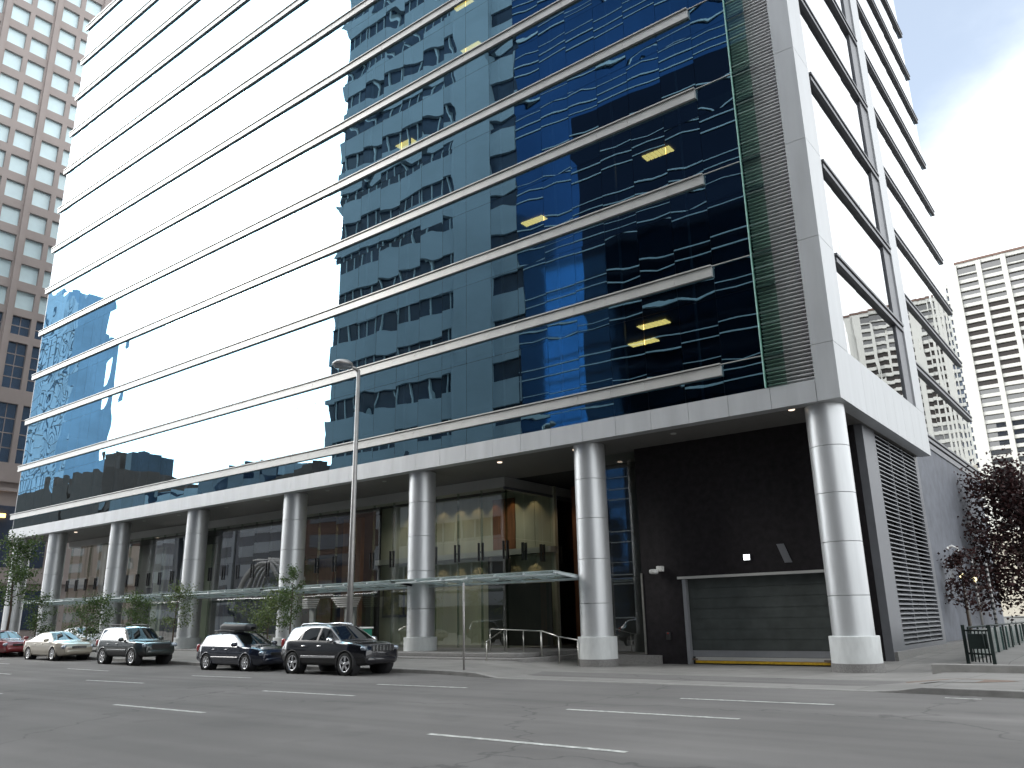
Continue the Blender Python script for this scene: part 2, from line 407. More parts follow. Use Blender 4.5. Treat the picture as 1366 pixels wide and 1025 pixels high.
# ribs
def rib_front(k):
    b = MB(); z = Z0 + H*k; n = 39; w = (XG-1.6-XL)/n
    for i in range(n):
        x = XL + i*w
        b.box(x+.006, x+w-.006, -.085, .04, z-.46, z-.075)
        b.box(x+.003, x+w-.003, -.15, .04, z-.05, z)
    b.box(XL+.01, XG-1.61, -.06, .04, z-.45, z-.03, 1)
    return b.build('sunshade_rib', [M['alu_rib'], M['joint']], T)
for k in range(NF): rib_front(k)
def rib_side(k, x, y0, y1):
    b = MB(); z = Z0 + H*k; n = max(1, round((y1-y0)/1.53)); w = (y1-y0)/n
    for i in range(n):
        y = y0+i*w
        b.box(x-.02, x+.16, y+.006, y+w-.006, z-.36, z-.19)
        b.box(x-.02, x+.20, y+.003, y+w-.003, z-.1, z)
    b.box(x-.02, x+.12, y0+.01, y1-.01, z-.21, z-.09, 1)
    return b.build('side_rib', [M['alu_dark'], M['joint']], T)
for k in range(1, NF): rib_side(k, -.15, 1.95, 12.2)
for k in range(0, NF): rib_side(k, -1.05, 13.95, 35.7)
# fascia with panel joints
b = MB(); n = 41; w = (-.78-XL)/n
for i in range(n):
    x = XL+i*w; b.box(x+.007, x+w-.007, -.02, .5, ZS, 9.43)
b.box(XL+.02, -.79, .02, .49, ZS+.01, 9.42, 1)
b.build('fascia', [M['alu'], M['joint']], T)
b = MB()
for i in range(8):
    y = 1.7+i*12.17/8; b.box(-.5, 0.0, y+.004, y+12.17/8-.004, ZS, 10.66)
b.box(-.49, -.02, 1.71, 13.86, ZS+.01, 10.65, 1)
b.build('side_fascia', [M['alu'], M['joint']], T)
b = MB()
zs = [ZS, Z0-.02] + [Z0-.02+H*k for k in range(1, NF)] + [ZT]
for k in range(len(zs)-1):
    b.box(-.77, -.02, -.02, .6, zs[k]+.008, zs[k+1]-.008); b.box(-.02, .003, -.02, 1.7, zs[k]+.008, zs[k+1]-.008); b.box(-.6, -.02, .6, 1.7, zs[k]+.008, zs[k+1]-.008)
b.box(-.75, -.03, .01, 1.68, ZS+.02, ZT-.02, 1)
b.build('corner_cladding', [M['alu'], M['joint']], T)
b = MB(); b.box(-.14, .0, 12.25, 13.9, 10.67, ZT); b.box(-1.2, -.14, 13.55, 13.9, 10.67, ZT)
b.build('pilaster', M['alu'], T)
b = MB(); b.box(-.3, -.07, 10.92, 12.25, 10.67, ZT); b.build('dark_mullion', M['alu_dark'], T)
# louvre screen and the green glass wing in front of it
b = MB(); z = 9.5
while z < ZT-.3:
    b.add([(XG+.03,.26,z),( -.79,.26,z),(-.79,.10,z+.045),(XG+.03,.10,z+.045),(XG+.03,.10,z+.075),(-.79,.10,z+.075),(XG+.03,.26,z+.03),(-.79,.26,z+.03)],
          [(0,1,2,3),(3,2,5,4),(4,5,7,6)])
    z += .148
b.build('louvre_screen', M['louvre'], T)
b = MB(); b.box(XG, -.77, .55, .6, 9.43, ZT); b.build('louvre_backing', M['void'], T)
b = MB()
for k in range(NF-1):
    z = Z0+H*k; b.box(XG+.01, -1.72, -.06, -.045, (9.45 if k == 0 else z+.02), z+H-.02)
b.build('glass_wing', M['fin_glass'], T)
b = MB(); b.box(XG-.03, XG+.012, -.075, .04, 9.44, ZT-.5); b.build('wing_edge', M['green_edge'], T)
b = MB()
for k in range(NF-1):
    for dz in (0, -1.33):
        if Z0+H*k+dz < 9.5: continue
        b.box(XG+.02, -1.75, -.04, .08, Z0+H*k+dz-.1, Z0+H*k+dz)
b.build('wing_bracket', M['alu_dark'], T)
for k in range(NF):
    b = MB(); b.box(XG-1.6, XG-.03, .0, .04, Z0+H*k-.03, Z0+H*k); b.build('transom', M['alu_rib'], T)
# interior of the upper floors
for k in range(NF):
    b = MB(); z = Z0+H*k
    b.box(XL+.6, -2.55, .35, 9, z-1.0, z-.5); b.box(-9, -1.4, 9, 34, z-1.0, z-.5)
    b.build('floor_slab', M['floor_in'], T)
b = MB(); b.box(XL+.6, -10, 8.2, 8.5, 9, ZT); b.box(-10, -9.7, 8.2, 35, 9, ZT); b.build('core_wall', M['core'], T)
b = MB(); b.box(XL+.3, -1.2, 35.3, 35.6, 0, ZT); b.box(XL+.35, XL+.5, .06, 35.3, 8.7, ZT); b.build('rear_wall', M['alu_dark'], T)
b = MB(); b.box(XL+.2, -.1, .06, 13.5, ZT-.4, ZT-.02); b.box(XL+.2, -1.1, 13.5, 35.6, ZT-.4, ZT-.02); b.build('roof', M['alu_dark'], T)
b = MB()
for x in [XL+.45+1.6*2*i for i in range(1, 20)]: b.box(x, x+.05, .16, .3, 9.45, ZT-.5)
b.build('mullion', M['alu_dark'], T)
def ceil_light(x0, x1, y0, y1, z, slats=7):
    b = MB()
    for i in range(slats):
        xa = x0+(x1-x0)*i/slats; b.box(xa+.02, xa+(x1-x0)/slats-.02, y0, y1, z-.06, z-.02)
    b.build('ceiling_light', M['warm'], T)
for x, y, k in ((-6.9,1.6,2),(-7.7,1.6,0),(-9.2,3.4,0),(-15,3.2,2),(-19.6,3.0,6),(-18.5,2.4,5),(-24,2.6,4)):
    ceil_light(x-.7, x+.7, y, y+.5, Z0+H*(k+1)-1.0)
# soffit, columns, downlights
b = MB()
for i in range(41):
    x = XL+i*w
    for y0, y1 in ((.5, 3.0), (3.0, 5.5)): b.box(x+.005, x+w-.005, y0+.005, y1-.005, ZS+.03, ZS+.1)
b.box(-.78, -.5, .6, 13.8, ZS+.03, ZS+.1); b.box(-5.2, -.79, 5.5, 13.8, ZS+.03, ZS+.1)
b.box(XL+.1, -.51, .5, 13.8, ZS+.101, ZS+.14, 1)
b.build('soffit', [M['soffit'], M['joint']], T)
cx = [-.86, -10.68, -20.40, -30.29, -40.06, -49.78, -59.42, -65.7]
CY = .95
for i, x in enumerate(cx):
    zb = min(pave_z(x, CY-.7), pave_z(x, CY+.6)) - .02
    if i >= 2: zb = .08 + g(x)
    b = MB(); r = .655
    for za, zc in ((.9, 2.2), (2.2, 3.93), (3.93, 5.55), (5.55, 7.165), (7.165, ZS+.02)):
        b.lathe([(r-.03, za), (r, za+.012)], 64, (x, CY, 0)); b.lathe([(r, za+.012), (r, zc-.012)], 64, (x, CY, 0)); b.lathe([(r, zc-.012), (r-.03, zc)], 64, (x, CY, 0))
    c = b.build('column', M['column'], T)
    b = MB(); b.lathe([(r-.02,.94),(r+.115,.935)], 56, (x, CY, 0)); b.lathe([(r+.115,.935),(r+.125,.92)], 56, (x, CY, 0)); b.lathe([(r+.125,.92),(r+.125,.10)], 56, (x, CY, 0)); b.build('collar', M['collar'], c)
    b = MB(); b.lathe([(r+.1,.099),(r+.15,.097)], 56, (x, CY, 0)); b.lathe([(r+.15,.097),(r+.15,zb)], 56, (x, CY, 0)); b.build('plinth', M['granite'], c)
for x in (-1.9,-6.9,-11.6,-15.8,-23.5,-28,-33.4,-37.6,-43,-47.4,-53,-57.4,-63):
    b = MB(); b.lathe([(.0,ZS+.02),(.08,ZS+.02),(.105,ZS-.005),(.12,ZS+.03)], 20, (x, .62 if x > -2.5 else 1.3, 0)); b.build('downlight', M['warmw'] if x in (-1.9,-11.6,-15.8,-57.4) else M['bulkhead'], T)
# garage bay
GY = 3.0
b = MB()
def wallx(b, x0, x1, y, t, z0, z1, hole=None):
    if not hole: b.box(x0, x1, y, y+t, z0, z1); return
    hx0, hx1, hz = hole
    b.box(x0, hx0, y, y+t, z0, z1); b.box(hx1, x1, y, y+t, z0, z1); b.box(hx0, hx1, y, y+t, hz, z1)
wallx(b, -9.66, -1.25, GY, .35, -.4, ZS+.03, (-7.85, -1.95, 3.1))
b.box(-2.2, -1.75, GY+.35, 4.68, -.4, ZS+.03)
b.box(-2.2, -.93, 4.69, 6.4, -.4, ZS+.03)
b.build('black_stone_wall', M['black_stone'], T)
gd = MB()
for k in range(7):
    z = -.0+.36+k*.39; gd.box(-7.83, -1.97, GY+.26, GY+.3, z+.006, z+.384)
gd.box(-7.83, -1.97, GY+.31, GY+.33, -.2, 3.1)
G = gd.build('garage_door', M['garage'], T)
b = MB(); b.box(-7.83, -1.97, GY+.24, GY+.30, .12, .35); b.build('bottom_panel', M['vent'], G)
b = MB(); b.box(-7.6, -2.1, GY+.18, GY+.23, -.12, -.03); b.build('safety_edge', M['yellow'], G)
b = MB(); b.box(-7.6, -2.1, GY+.20, GY+.24, -.02, .11); b.build('bottom_seal', M['alu_rib'], G)
b = MB(); b.box(-8.02, -1.8, GY-.07, GY-.004, 3.08, 3.18); b.build('lintel_strip', M['alu_rib'], T)
b = MB(); b.box(-7.84, -7.70, GY-.02, GY+.2, -.16, 3.07); b.build('door_frame', M['vent'], T)
b = MB(); b.box(-7.7, -7.5, GY+.1, GY+.17, .0, .05); b.box(-2.6, -2.2, GY+.1, GY+.17, .0, .05); b.build('door_bracket', M['rust'], G)
# right flank
b = MB(); b.box(-.92, -.62, 4.7, 6.45, -.1, ZS+.03); b.box(-.9, -.62, 13.3, 13.9, -.1, ZS+.03); b.box(-.9, -.62, 6.45, 13.3, -.1, .45)
b.build('flank_cladding', M['alu_dark'], T)
b = MB(); b.box(-1.3, -1.2, 6.4, 13.4, 0, ZS+.03); b.build('vent_backing', M['void'], T)
b = MB(); z = .5
while z < ZS-.12:
    b.add([(-.62,6.47,z),(-.62,13.28,z),(-.86,13.28,z+.10),(-.86,6.47,z+.10),(-.62,6.47,z+.035),(-.62,13.28,z+.035),(-.86,6.47,z+.125),(-.86,13.28,z+.125)],
          [(0,1,2,3),(0,4,5,1),(4,6,7,5)])
    z += .178
gv = b.build('vent_grille', M['vent'], T)
b = MB()
for y in (8.7, 11.0): b.box(-.90, -.64, y, y+.06, .46, ZS)
b.build('vent_post', M['alu_dark'], gv)
b = MB(); b.box(-1.4, -1.0, 13.9, 34.6, -.2, 10.2); b.build('stone_flank_wall', M['stone'], T)
b = MB(); b.box(-1.4, -.94, 13.9, 34.65, 9.95, 10.24); b.build('wall_coping', M['alu_dark'], T)
b = MB(); b.box(-.98, -.5, 4.75, 34.5, -.1, .28); b.build('flank_plinth', M['granite'], T)

# lobby
LY = 4.6; LX = -18.15; LZ = 8.15
def lobby_pane(b, org, du, dv, n, w, h): pane(b, org, du, dv, n, w, h, 2, 3)
b = MB(); n = 29; w2 = (LX-(XL+1.2))/n
for i in range(n):
    for z0, z1 in ((.32, 3.3), (3.3, 5.6), (5.6, LZ)):
        lobby_pane(b, (XL+1.2+i*w2, LY, z0), (1,0,0), (0,0,1), (0,-1,0), w2, z1-z0)
b.build('lobby_glazing', M['lobby_glass'], T); b = MB()
for i in range(5):
    for z0, z1 in ((.32, 3.3), (3.3, 5.6), (5.6, LZ)):
        lobby_pane(b, (LX, LY+i*1.6, z0), (0,1,0), (0,0,1), (1,0,0), 1.6, z1-z0)
b.build('lobby_glazing', M['lobby_glass'], T); b = MB()
for i in range(2):
    for z0, z1 in ((.25, 3.3), (3.3, ZS)):
        lobby_pane(b, (-12.7+1.53*i, GY+.2, z0), (1,0,0), (0,0,1), (0,-1,0), 1.53, z1-z0)
b.build('lobby_glazing', M['lobby_glass'], T)
for i in range(n+1):
    x = XL+1.2+i*w2; b = MB()
    for dx in (-.13, .13): b.box(x+dx-.022, x+dx+.022, LY-.05, LY+.10, 4.55, 5.45)
    b.box(x-.13, x+.13, LY+.03, LY+.07, 4.95, 5.02); b.build('glass_clamp', M['plastic'], T)
for i in (1, 2, 3):
    b = MB()
    for dx in (-.13, .13): b.box(LX-.1, LX+.05, LY+i*1.6+dx-.022, LY+i*1.6+dx+.022, 4.55, 5.45)
    b.box(LX-.08, LX-.04, LY+i*1.6-.13, LY+i*1.6+.13, 4.95, 5.02); b.build('glass_clamp', M['plastic'], T)
b = MB()
for i in range(n+1):
    x = XL+1.2+i*w2; b.box(x-.006, x+.006, LY+.02, LY+.2, .3, LZ)
b.build('glass_fin', M['lobby_glass'], T)
b = MB(); b.box(XL+.6, LX+.02, LY-.02, LY+.8, LZ, ZS+.03); b.box(LX-.8, LX+.02, LY+.8, 13, LZ, ZS+.03); b.build('bulkhead', M['bulkhead'], T)
b = MB(); b.box(LX-.02, LX+.06, LY-.06, 13, LZ-.12, LZ+.02); b.build('dark_header', M['alu_dark'], T)
b = MB(); b.box(-9.70, -9.62, GY-.04, GY+.3, .2, 3.4); b.build('glass_post', M['steel'], T)
b = MB(); b.box(-12.8, -8.95, GY-.25, GY+.6, -.3, .16); b.build('granite_kerb_block', M['granite'], T)
WY = 8.8
b = MB(); n2 = 10; w3 = 13.6/n2
for i in range(n2): b.box(-31.6+i*w3+.01, -31.6+(i+1)*w3-.01, WY, WY+.2, .1, 5.05); b.box(-31.6+i*w3+.01, -31.6+(i+1)*w3-.01, WY, WY+.2, 5.4, ZS+.02)
b.build('lobby_stone_panel', M['lobby_stone'], T)
b = MB(); b.box(-31.6, -18, WY-.5, WY, 5.08, 5.38); b.box(-31.6,-18,WY+.2,WY+.25,0,ZS); b.build('lobby_gallery_edge', M['bulkhead'], T)
b = MB(); b.box(-17.4, -16.6, 9.6, 9.9, .1, ZS); b.box(-18.1, -17.4, 11, 11.2, 5.4, ZS); b.box(-22.3, -20.7, WY-.06, WY-.01, 5.45, 8.3)
b.build('lobby_timber_panel', M['lobby_wood'], T)
b = MB(); b.box(-22.3, -20.7, WY-.54, WY-.505, .3, 5.04); b.box(-20.68, -17.98, WY-.56, WY-.505, .3, 3.5); b.build('lobby_dark_opening', M['lobby_dark'], T)
b = MB(); b.box(-65, -31.7, 10.5, 10.8, .1, ZS); b.box(XL+.6, -9.7, 13.2, 13.5, -.3, ZS+.05); b.box(-14.0, -9.66, 6.5, 6.8, -.3, ZS); b.box(-9.66,-9.4,GY+.36,13.2,-.3,ZS)
b.build('lobby_rear_wall', M['lobby_dark'], T)
b = MB(); b.box(XL+.6, LX+.1, LY-.02, 13.3, -.2, .30); b.box(LX+.1, -9.7, GY+.6, 13.3, -.3, .12); b.build('lobby_floor', M['granite'], T)
b = MB(); rr = random.Random(3)
for i in range(16):
    x = -64+i*2; h = rr.uniform(2.2, 6.5); b.box(x, x+rr.uniform(.5,1.5), 9.2+rr.random(), 10.4, .3, h)
b.build('lobby_partition', M['lobby_dark'], T)
b = MB(); b.box(-40.5,-36,8.6,8.9,.3,5.8); b.box(-33.9,-32.2,7.6,7.9,.3,8.1); b.build('lobby_red_panel', M['lobby_wood'], T)
b = MB(); b.box(-57.5,-55.9,8.0,8.3,.3,7.8); b.box(-50.6,-49.2,8.0,8.2,.3,7.6); b.build('lobby_pale_pier', M['lobby_stone'], T)
# canopy along the columns
def canopy(x0, x1):
    b = MB(); n = max(1, round((x1-x0)/1.62)); w = (x1-x0)/n
    for i in range(n):
        xa, xb = x0+i*w+.02, x0+(i+1)*w-.02
        P = lambda x, y, z: (x, y, z+g(x)*.3)
        for dz in (0,): b.add([P(xa,-1.0,3.45),P(xb,-1.0,3.45),P(xb,1.1,3.29),P(xa,1.1,3.29),P(xa,-1.0,3.475),P(xb,-1.0,3.475),P(xb,1.1,3.315),P(xa,1.1,3.315)], [(0,3,2,1),(4,5,6,7),(0,1,5,4),(1,2,6,5),(2,3,7,6),(3,0,4,7)])
    c = b.build('glass_canopy', M['canopy_glass'], T)
    for i in range(n+1):
        x = x0+i*w; dz = g(x)*.3; b = MB()
        b.add([(x-.05,-1.0,3.43+dz),(x+.05,-1.0,3.43+dz),(x+.05,1.1,3.25+dz),(x-.05,1.1,3.25+dz),(x-.05,-1.0,3.36+dz),(x+.05,-1.0,3.36+dz),(x+.05,1.1,3.13+dz),(x-.05,1.1,3.13+dz)], [(0,3,2,1)[::-1],(4,5,6,7)[::-1],(0,1,5,4),(1,2,6,5),(2,3,7,6),(3,0,4,7)])
        b.build('canopy_bracket', M['white_line'], c)
    b = MB()
    for xa in range(8):
        pass
    b.tube([(x0, -.9, 3.33+g(x0)*.3), (x1, -.9, 3.33+g(x1)*.3)], .035, 8); b.tube([(x0, .85, 3.19+g(x0)*.3), (x1, .85, 3.19+g(x1)*.3)], .05, 8)
    b.build('canopy_tube', M['white_line'], c)
for i in range(1, 6): canopy(cx[i+1]+.0, cx[i]-(.62 if i == 1 else 0))
# lobby lights
def spot(loc, to, e, size, blend=.5, col=(1,.72,.42), name='lobby_spotlight'):
    l = bpy.data.lights.new(name, 'SPOT'); l.energy = e; l.spot_size = R(size); l.spot_blend = blend; l.color = col; l.shadow_soft_size = .06
    o = bpy.data.objects.new(name, l); COL.objects.link(o); o.location = loc
    d = Vector(to)-Vector(loc); o.rotation_euler = d.to_track_quat('-Z', 'Y').to_euler(); o.parent = T
for i in range(8):
    x = -19.4-1.36*i
    spot((x, WY-.55, 8.45), (x, WY-.02, 5.9), 17, 78, .5)
    spot((x, WY-.52, 5.04), (x, WY-.02, 2.4), 13, 78, .5)
for x in (-21, -25, -29):
    spot((x, 6.6, 8.2), (x, 8.5, 1), 95, 140, .9, (1,.96,.84))
spot((-17, 7.4, 8.3), (-17, 9.6, 4), 35, 90, .7)

# ------------------------------------------------------------------ steps, rails and small fittings
st = thing('entrance_steps', (-20, -.4, .1), 'two low granite steps in front of the lobby glass', 'steps')
b = MB()
def slab(x0, x1, y0, y1, z0, z1, rad=.5):
    pts = [(x0, y0)] + [(x1-rad+rad*math.sin(a), y0+rad-rad*math.cos(a)) for a in [i*math.pi/12 for i in range(7)]] + [(x1, y1), (x0, y1)]
    n = len(pts); b.add([(p[0], p[1], z0) for p in pts]+[(p[0], p[1], z1) for p in pts], [tuple(range(n))[::-1], tuple(range(n, 2*n))]+[(i, (i+1)%n, n+(i+1)%n, n+i) for i in range(n)])
slab(-50, -12.7, -1.35, 4.4, -.3, .17); b.build('lower_step', M['granite'], st, .02)
b = MB(); slab(-50, -13.3, -.75, 4.5, .172, .33, .3); b.build('upper_step', M['granite'], st, .02)
def rail(name, posts, label, extra=()):
    q = posts[0]; t = thing(name, (q[0], q[1], q[2]), label, 'handrail')
    b = MB(); top = [(x, y, z+h) for x, y, z, h in posts]
    pa = list(extra[:1]) + top + list(extra[1:])
    b.tube(pa, .025, 8); b.build('top_rail', M['steel'], t)
    for x, y, z, h in posts:
        b = MB(); b.tube([(x, y, z-.02), (x, y, z+h-.005)], .022, 8); b.build('post', M['steel'], t)
rail('handrail', [(-15.9,.6,.33,.93),(-15.0,.6,.33,.9),(-14.1,.6,.33,.87),(-13.2,.6,.17,1.0)], 'steel handrail with four posts in front of the dark lobby corner')
rail('handrail', [(-12.95,.3,.12,1.06),(-12.1,.3,-.1,1.05),(-11.2,.3,-.1,.92)], 'short steel handrail sloping down to the second column from the garage')
rail('handrail', [(-14.2,-1.7,.1,.72),(-15.6,1.2,.33,.92)], 'steel handrail climbing the steps in front of the lobby glass', [(-14.2,-1.72,.78)])
# security camera, lit sign, plate
cam = thing('security_camera', (-8.85, GY, 3.5), 'white security camera on the black wall left of the garage door', 'security camera')
b = MB(); b.box(-8.87, -8.6, GY-.2, GY-.002, 3.42, 3.64); b.build('bracket', M['white'], cam, .02)
b = MB(); b.blob((-8.93, GY-.3, 3.42), (.16,.2,.1), .6); b.build('housing', M['white'], cam)
sg = thing('exit_sign', (-5.02, GY, 3.78), 'small lit white sign above the garage door', 'sign')
b = MB(); b.box(-5.16, -4.88, GY-.07, GY-.004, 3.66, 3.90); b.build('frame', M['alu_dark'], sg)
b = MB(); b.box(-5.14, -4.90, GY-.08, GY-.071, 3.68, 3.88); b.build('lit_face', M['exit'], sg)
b = MB()
b.add([(-3.83,GY-.03,4.2),(-3.55,GY-.03,4.2),(-3.30,GY-.03,3.5),(-3.58,GY-.03,3.5),(-3.83,GY-.004,4.2),(-3.55,GY-.004,4.2),(-3.30,GY-.004,3.5),(-3.58,GY-.004,3.5)], [(0,3,2,1),(0,1,5,4),(1,2,6,5),(2,3,7,6),(3,0,4,7)])
tag(b.build('wall_plate', M['alu_dark']), 'slanted grey metal plate on the black wall above the garage door', 'plate')
cp = thing('card_reader', (-8.6, GY, .9), 'small black card reader with a red lamp beside the garage door', 'card reader')
b = MB(); b.box(-8.68, -8.5, GY-.08, GY-.004, .75, 1.05); b.build('box', M['plastic'], cp)
b = MB(); b.blob((-8.59, GY-.09, 1.0), (.03,.02,.03), 1, 8, 6); b.build('red_lamp', M['tail'], cp)
# white louvred door hoods
for (x, wd, lab) in ((-31.9, 1.0, 'narrow white slatted hood behind the fourth column'), (-28.6, 1.45, 'wide white slatted hood inside the lobby beside the street lamp')):
    t = thing('slatted_hood', (x, 3.4, 2.6), lab, 'light hood')
    for k in range(5):
        b = MB(); s_ = .12*k*.6; b.box(x-wd/2+s_*.6, x+wd/2-s_, 3.0+s_, 3.9, 3.0-.11*k-.08, 3.0-.11*k); b.build('slat', M['white'], t)
    b = MB(); b.box(x-wd/2+.3, x+wd/2-.3, 3.75, 3.88, .33, 2.5); b.build('support', M['grey_box'], t)
pic = thing('painting', (-27.9, 8.7, 2.6), 'dark framed pair of olive paintings on the lobby wall', 'painting')
b = MB(); b.box(-31.2,-27.4,WY-.14,WY-.06,1.9,3.75); b.build('frame', M['plastic'], pic)
m_art = mat('painted_canvas', (.16,.15,.06), .7, 0, .9, 2.2)
for xa, xb in ((-31.05,-29.4),(-29.2,-27.55)):
    b = MB(); b.box(xa, xb, WY-.16, WY-.141, 2.05, 3.6); b.build('canvas', m_art, pic)
# litter bin and planter by the steps
bn = thing('litter_bin', (-19.6, -3.6, .13), 'grey litter bin with a green front panel by the steps', 'litter bin')
b = MB(); b.box(-19.98, -19.22, -3.9, -3.2, .1, .75); b.build('body', M['grey_box'], bn, .03)
b = MB(); b.box(-19.99, -19.21, -3.91, -3.19, .77, 1.38); b.build('green_panel', M['green_box'], bn, .03)
b = MB(); b.box(-20.04, -19.16, -3.95, -3.15, 1.385, 1.45); b.build('lid', M['white'], bn, .02)
b = MB(); b.box(-19.86, -19.62, -3.925, -3.912, .9, 1.2); b.box(-19.52, -19.34, -3.925, -3.912, .92, 1.22); b.build('notice', M['white'], bn)
bh = thing('bench', (-19.45, -2.45, .13), 'low dark bench next to the litter bin', 'bench')
b = MB(); b.box(-20.0,-18.9,-2.7,-2.2,.55,.63); b.build('seat', M['plastic'], bh)
for x in (-19.9,-19.05):
    b = MB(); b.box(x,x+.06,-2.68,-2.22,.1,.55); b.build('leg', M['plastic'], bh)
pl = thing('planter', (-20.9, -2.8, .13), 'dark planter with spiky leaves between the black car and the lobby', 'planter')
b = MB(); b.lathe([(.0,.1),(.3,.1),(.42,.75),(.38,.75),(.36,.68),(.0,.68)], 20, (-20.9,-2.8,0)); b.build('pot', M['plastic'], pl)
b = MB(); rr = random.Random(5)
for i in range(110):
    a = rr.random()*6.28; el = rr.uniform(.5, 1.5); L_ = rr.uniform(.5,.85); d = Vector((math.cos(a)*math.cos(el), math.sin(a)*math.cos(el), math.sin(el))); s_ = Vector((-math.sin(a), math.cos(a), 0))*.025; p = Vector((-20.9,-2.8,.68))
    b.add([p-s_, p+s_, p+d*L_*.6+s_*.7-Vector((0,0,.02)), p+d*L_-Vector((0,0,.08)), p+d*L_*.6-s_*.7-Vector((0,0,.02))], [(0,1,2,3,4)])
b.build('leaves', M['leaf'], pl)
# street lamp and sign post
lx, ly = -16.95, -6.45
lm = thing('street_lamp', (lx, ly, .13), 'tall grey street lamp with a domed head in front of the lobby', 'street lamp')
b = MB(); b.tube([(lx,ly,.1),(lx,ly,4),(lx,ly,11.55)], [.125,.11,.075], 14); b.build('pole', M['galv'], lm)
b = MB(); b.lathe([(.22,.1),(.22,.2),(.16,.24),(.14,.5),(.13,.55)], 16, (lx,ly,0)); b.build('base', M['galv'], lm)
b = MB(); b.tube([(lx,ly,11.5),(lx-.05,ly-.15,11.62),(lx-.1,ly-.5,11.66)], [.075,.06,.05], 10); b.build('arm', M['galv'], lm)
b = MB(); b.lathe([(.0,.22),(.16,.215),(.30,.17),(.40,.08),(.43,0),(.40,-.03)], 24, (lx-.12,ly-.75,11.62)); h_ = b.build('lamp_head', M['galv'], lm)
b = MB(); b.lathe([(.40,-.02),(.32,-.10),(.15,-.15),(.0,-.16)], 24, (lx-.12,ly-.75,11.62)); b.build('lens', M['lampglass'], h_)
sx, sy = -10.85, -6.9
sp = thing('sign_post', (sx, sy, .13), 'slim steel sign post standing at the kerb corner', 'sign post')
b = MB(); b.tube([(sx,sy,.1),(sx,sy,2.84)], .032, 8); b.build('post', M['galv'], sp)
b = MB(); ux, uy = -.72, .69; nx, ny = .69*.01, .72*.01
b.add([(sx+ux*s0+nx*s1-.03*0, sy+uy*s0+ny*s1, z_) for z_ in (2.2, 2.72) for s0, s1 in ((-.16,-1),(.16,-1),(.16,1),(-.16,1))], [(0,3,2,1),(4,5,6,7),(0,1,5,4),(1,2,6,5),(2,3,7,6),(3,0,4,7)]); b.build('sign_plate', M['galv'], sp)

# ------------------------------------------------------------------ trees
def tree(name, x, y, z, h, rad, label, leaf, n, trunk_h, lw=.09, group=None, seed=1, bot=.3, bend=0., nb=11, cat='tree', tr=.035):
    rr = random.Random(seed)
    t = thing(name, (x, y, z), label, cat, group)
    b = MB()
    top = Vector((x+bend, y, z+h*.93))
    path = [Vector((x, y, z-.05)), Vector((x+bend*.2+rr.uniform(-.05,.05), y+rr.uniform(-.05,.05), z+h*.35)), Vector((x+bend*.6+rr.uniform(-.08,.08), y+rr.uniform(-.08,.08), z+h*.65)), top]
    b.tube(path, [tr*1.3, tr, tr*.6, .008], 8)
    tips = []
    for i in range(nb):
        f = bot + (1-bot)*(i+.5)/nb
        s0 = Vector((x+bend*f, y, z+h*f*.92)); a = rr.random()*6.28; ln = rad*(1.15-.75*abs(f-.55))*rr.uniform(.65,1.15)
        e = s0 + Vector((math.cos(a)*ln, math.sin(a)*ln, rr.uniform(.1,.6)*ln))
        mid = (s0+e)/2 + Vector((0,0,-.05*ln))
        b.tube([s0, mid, e], [tr*.45, tr*.3, .005], 5, cap=False)
        tips.append((s0, mid, e))
    b.build('trunk', M['bark'], t)
    b = MB()
    for i in range(n):
        s0, mid, e = tips[rr.randrange(len(tips))]
        u = rr.random()**.6
        p = (s0*(1-u)+e*u) + Vector((rr.gauss(0,1), rr.gauss(0,1), rr.gauss(0,.9)))*rad*.17
        if rr.random() < .12: p = top + Vector((rr.gauss(0,.3), rr.gauss(0,.3), rr.gauss(-.2,.4)))*rad*.6
        d = Vector((rr.gauss(0,1), rr.gauss(0,1), rr.gauss(-.3,.7))).normalized(); s_ = d.cross(Vector((rr.gauss(0,1), rr.gauss(0,1), rr.gauss(0,1)))).normalized()
        L_ = lw*rr.uniform(.8,1.7); W_ = lw*rr.uniform(.35,.6)
        b.add([p, p+d*L_*.5+s_*W_, p+d*L_, p+d*L_*.5-s_*W_], [(0,1,2,3)])
    b.build('crown', M[leaf], t)
    return t
tree('street_tree', -48.5, -6.0, .28, 7.0, 1.5, 'leafy green tree at the left edge in front of the last column', 'leaf', 3600, 2., .105, seed=2, bot=.42, tr=.07)
tree('sapling', -20.9, -6.1, .13, 3.9, .55, 'slim upright sapling behind the black car with chrome grille', 'leaf', 1520, 1., .061, seed=3, bot=.38)
tree('sapling', -29.6, -6.1, .17, 3.4, .75, 'thin sapling between the dark wagon and the old dark estate', 'leaf_light', 1425, 1., .065, seed=4, bot=.4, bend=.25)
tree('sapling', -33.4, -6.0, .19, 3.0, .95, 'bushy sapling behind the old dark estate', 'leaf', 1900, 1., .072, seed=5, bot=.3)
tree('sapling', -38.6, -5.9, .22, 3.0, 1.15, 'wide sapling behind the beige saloon and its white neighbour', 'leaf', 2470, 1., .079, seed=6, bot=.28)
tree('sapling', -44.8, -5.9, .25, 3.3, .9, 'dark sapling behind the roof of the beige saloon', 'leaf', 1900, 1., .072, seed=8, bot=.3)
tree('sapling', -24.4, -4.6, .15, 2.75, 1.35, 'wide yellow green sapling behind the roof box', 'leaf_light', 2470, 1., .079, seed=7, bot=.45)
tree('red_leaf_tree', 1.6, 27, .35, 9.0, 3.3, 'dark red leaved tree beside the grey stone flank wall', 'leaf_red', 13000, 2., .17, seed=11, bot=.2, nb=24, tr=.11)
tree('red_leaf_tree', -.2, 17.5, .35, 4.2, 1.0, 'small sparse red tree close to the grey stone flank wall', 'leaf_red', 1100, 2., .13, seed=12, bot=.32, nb=12, tr=.05)

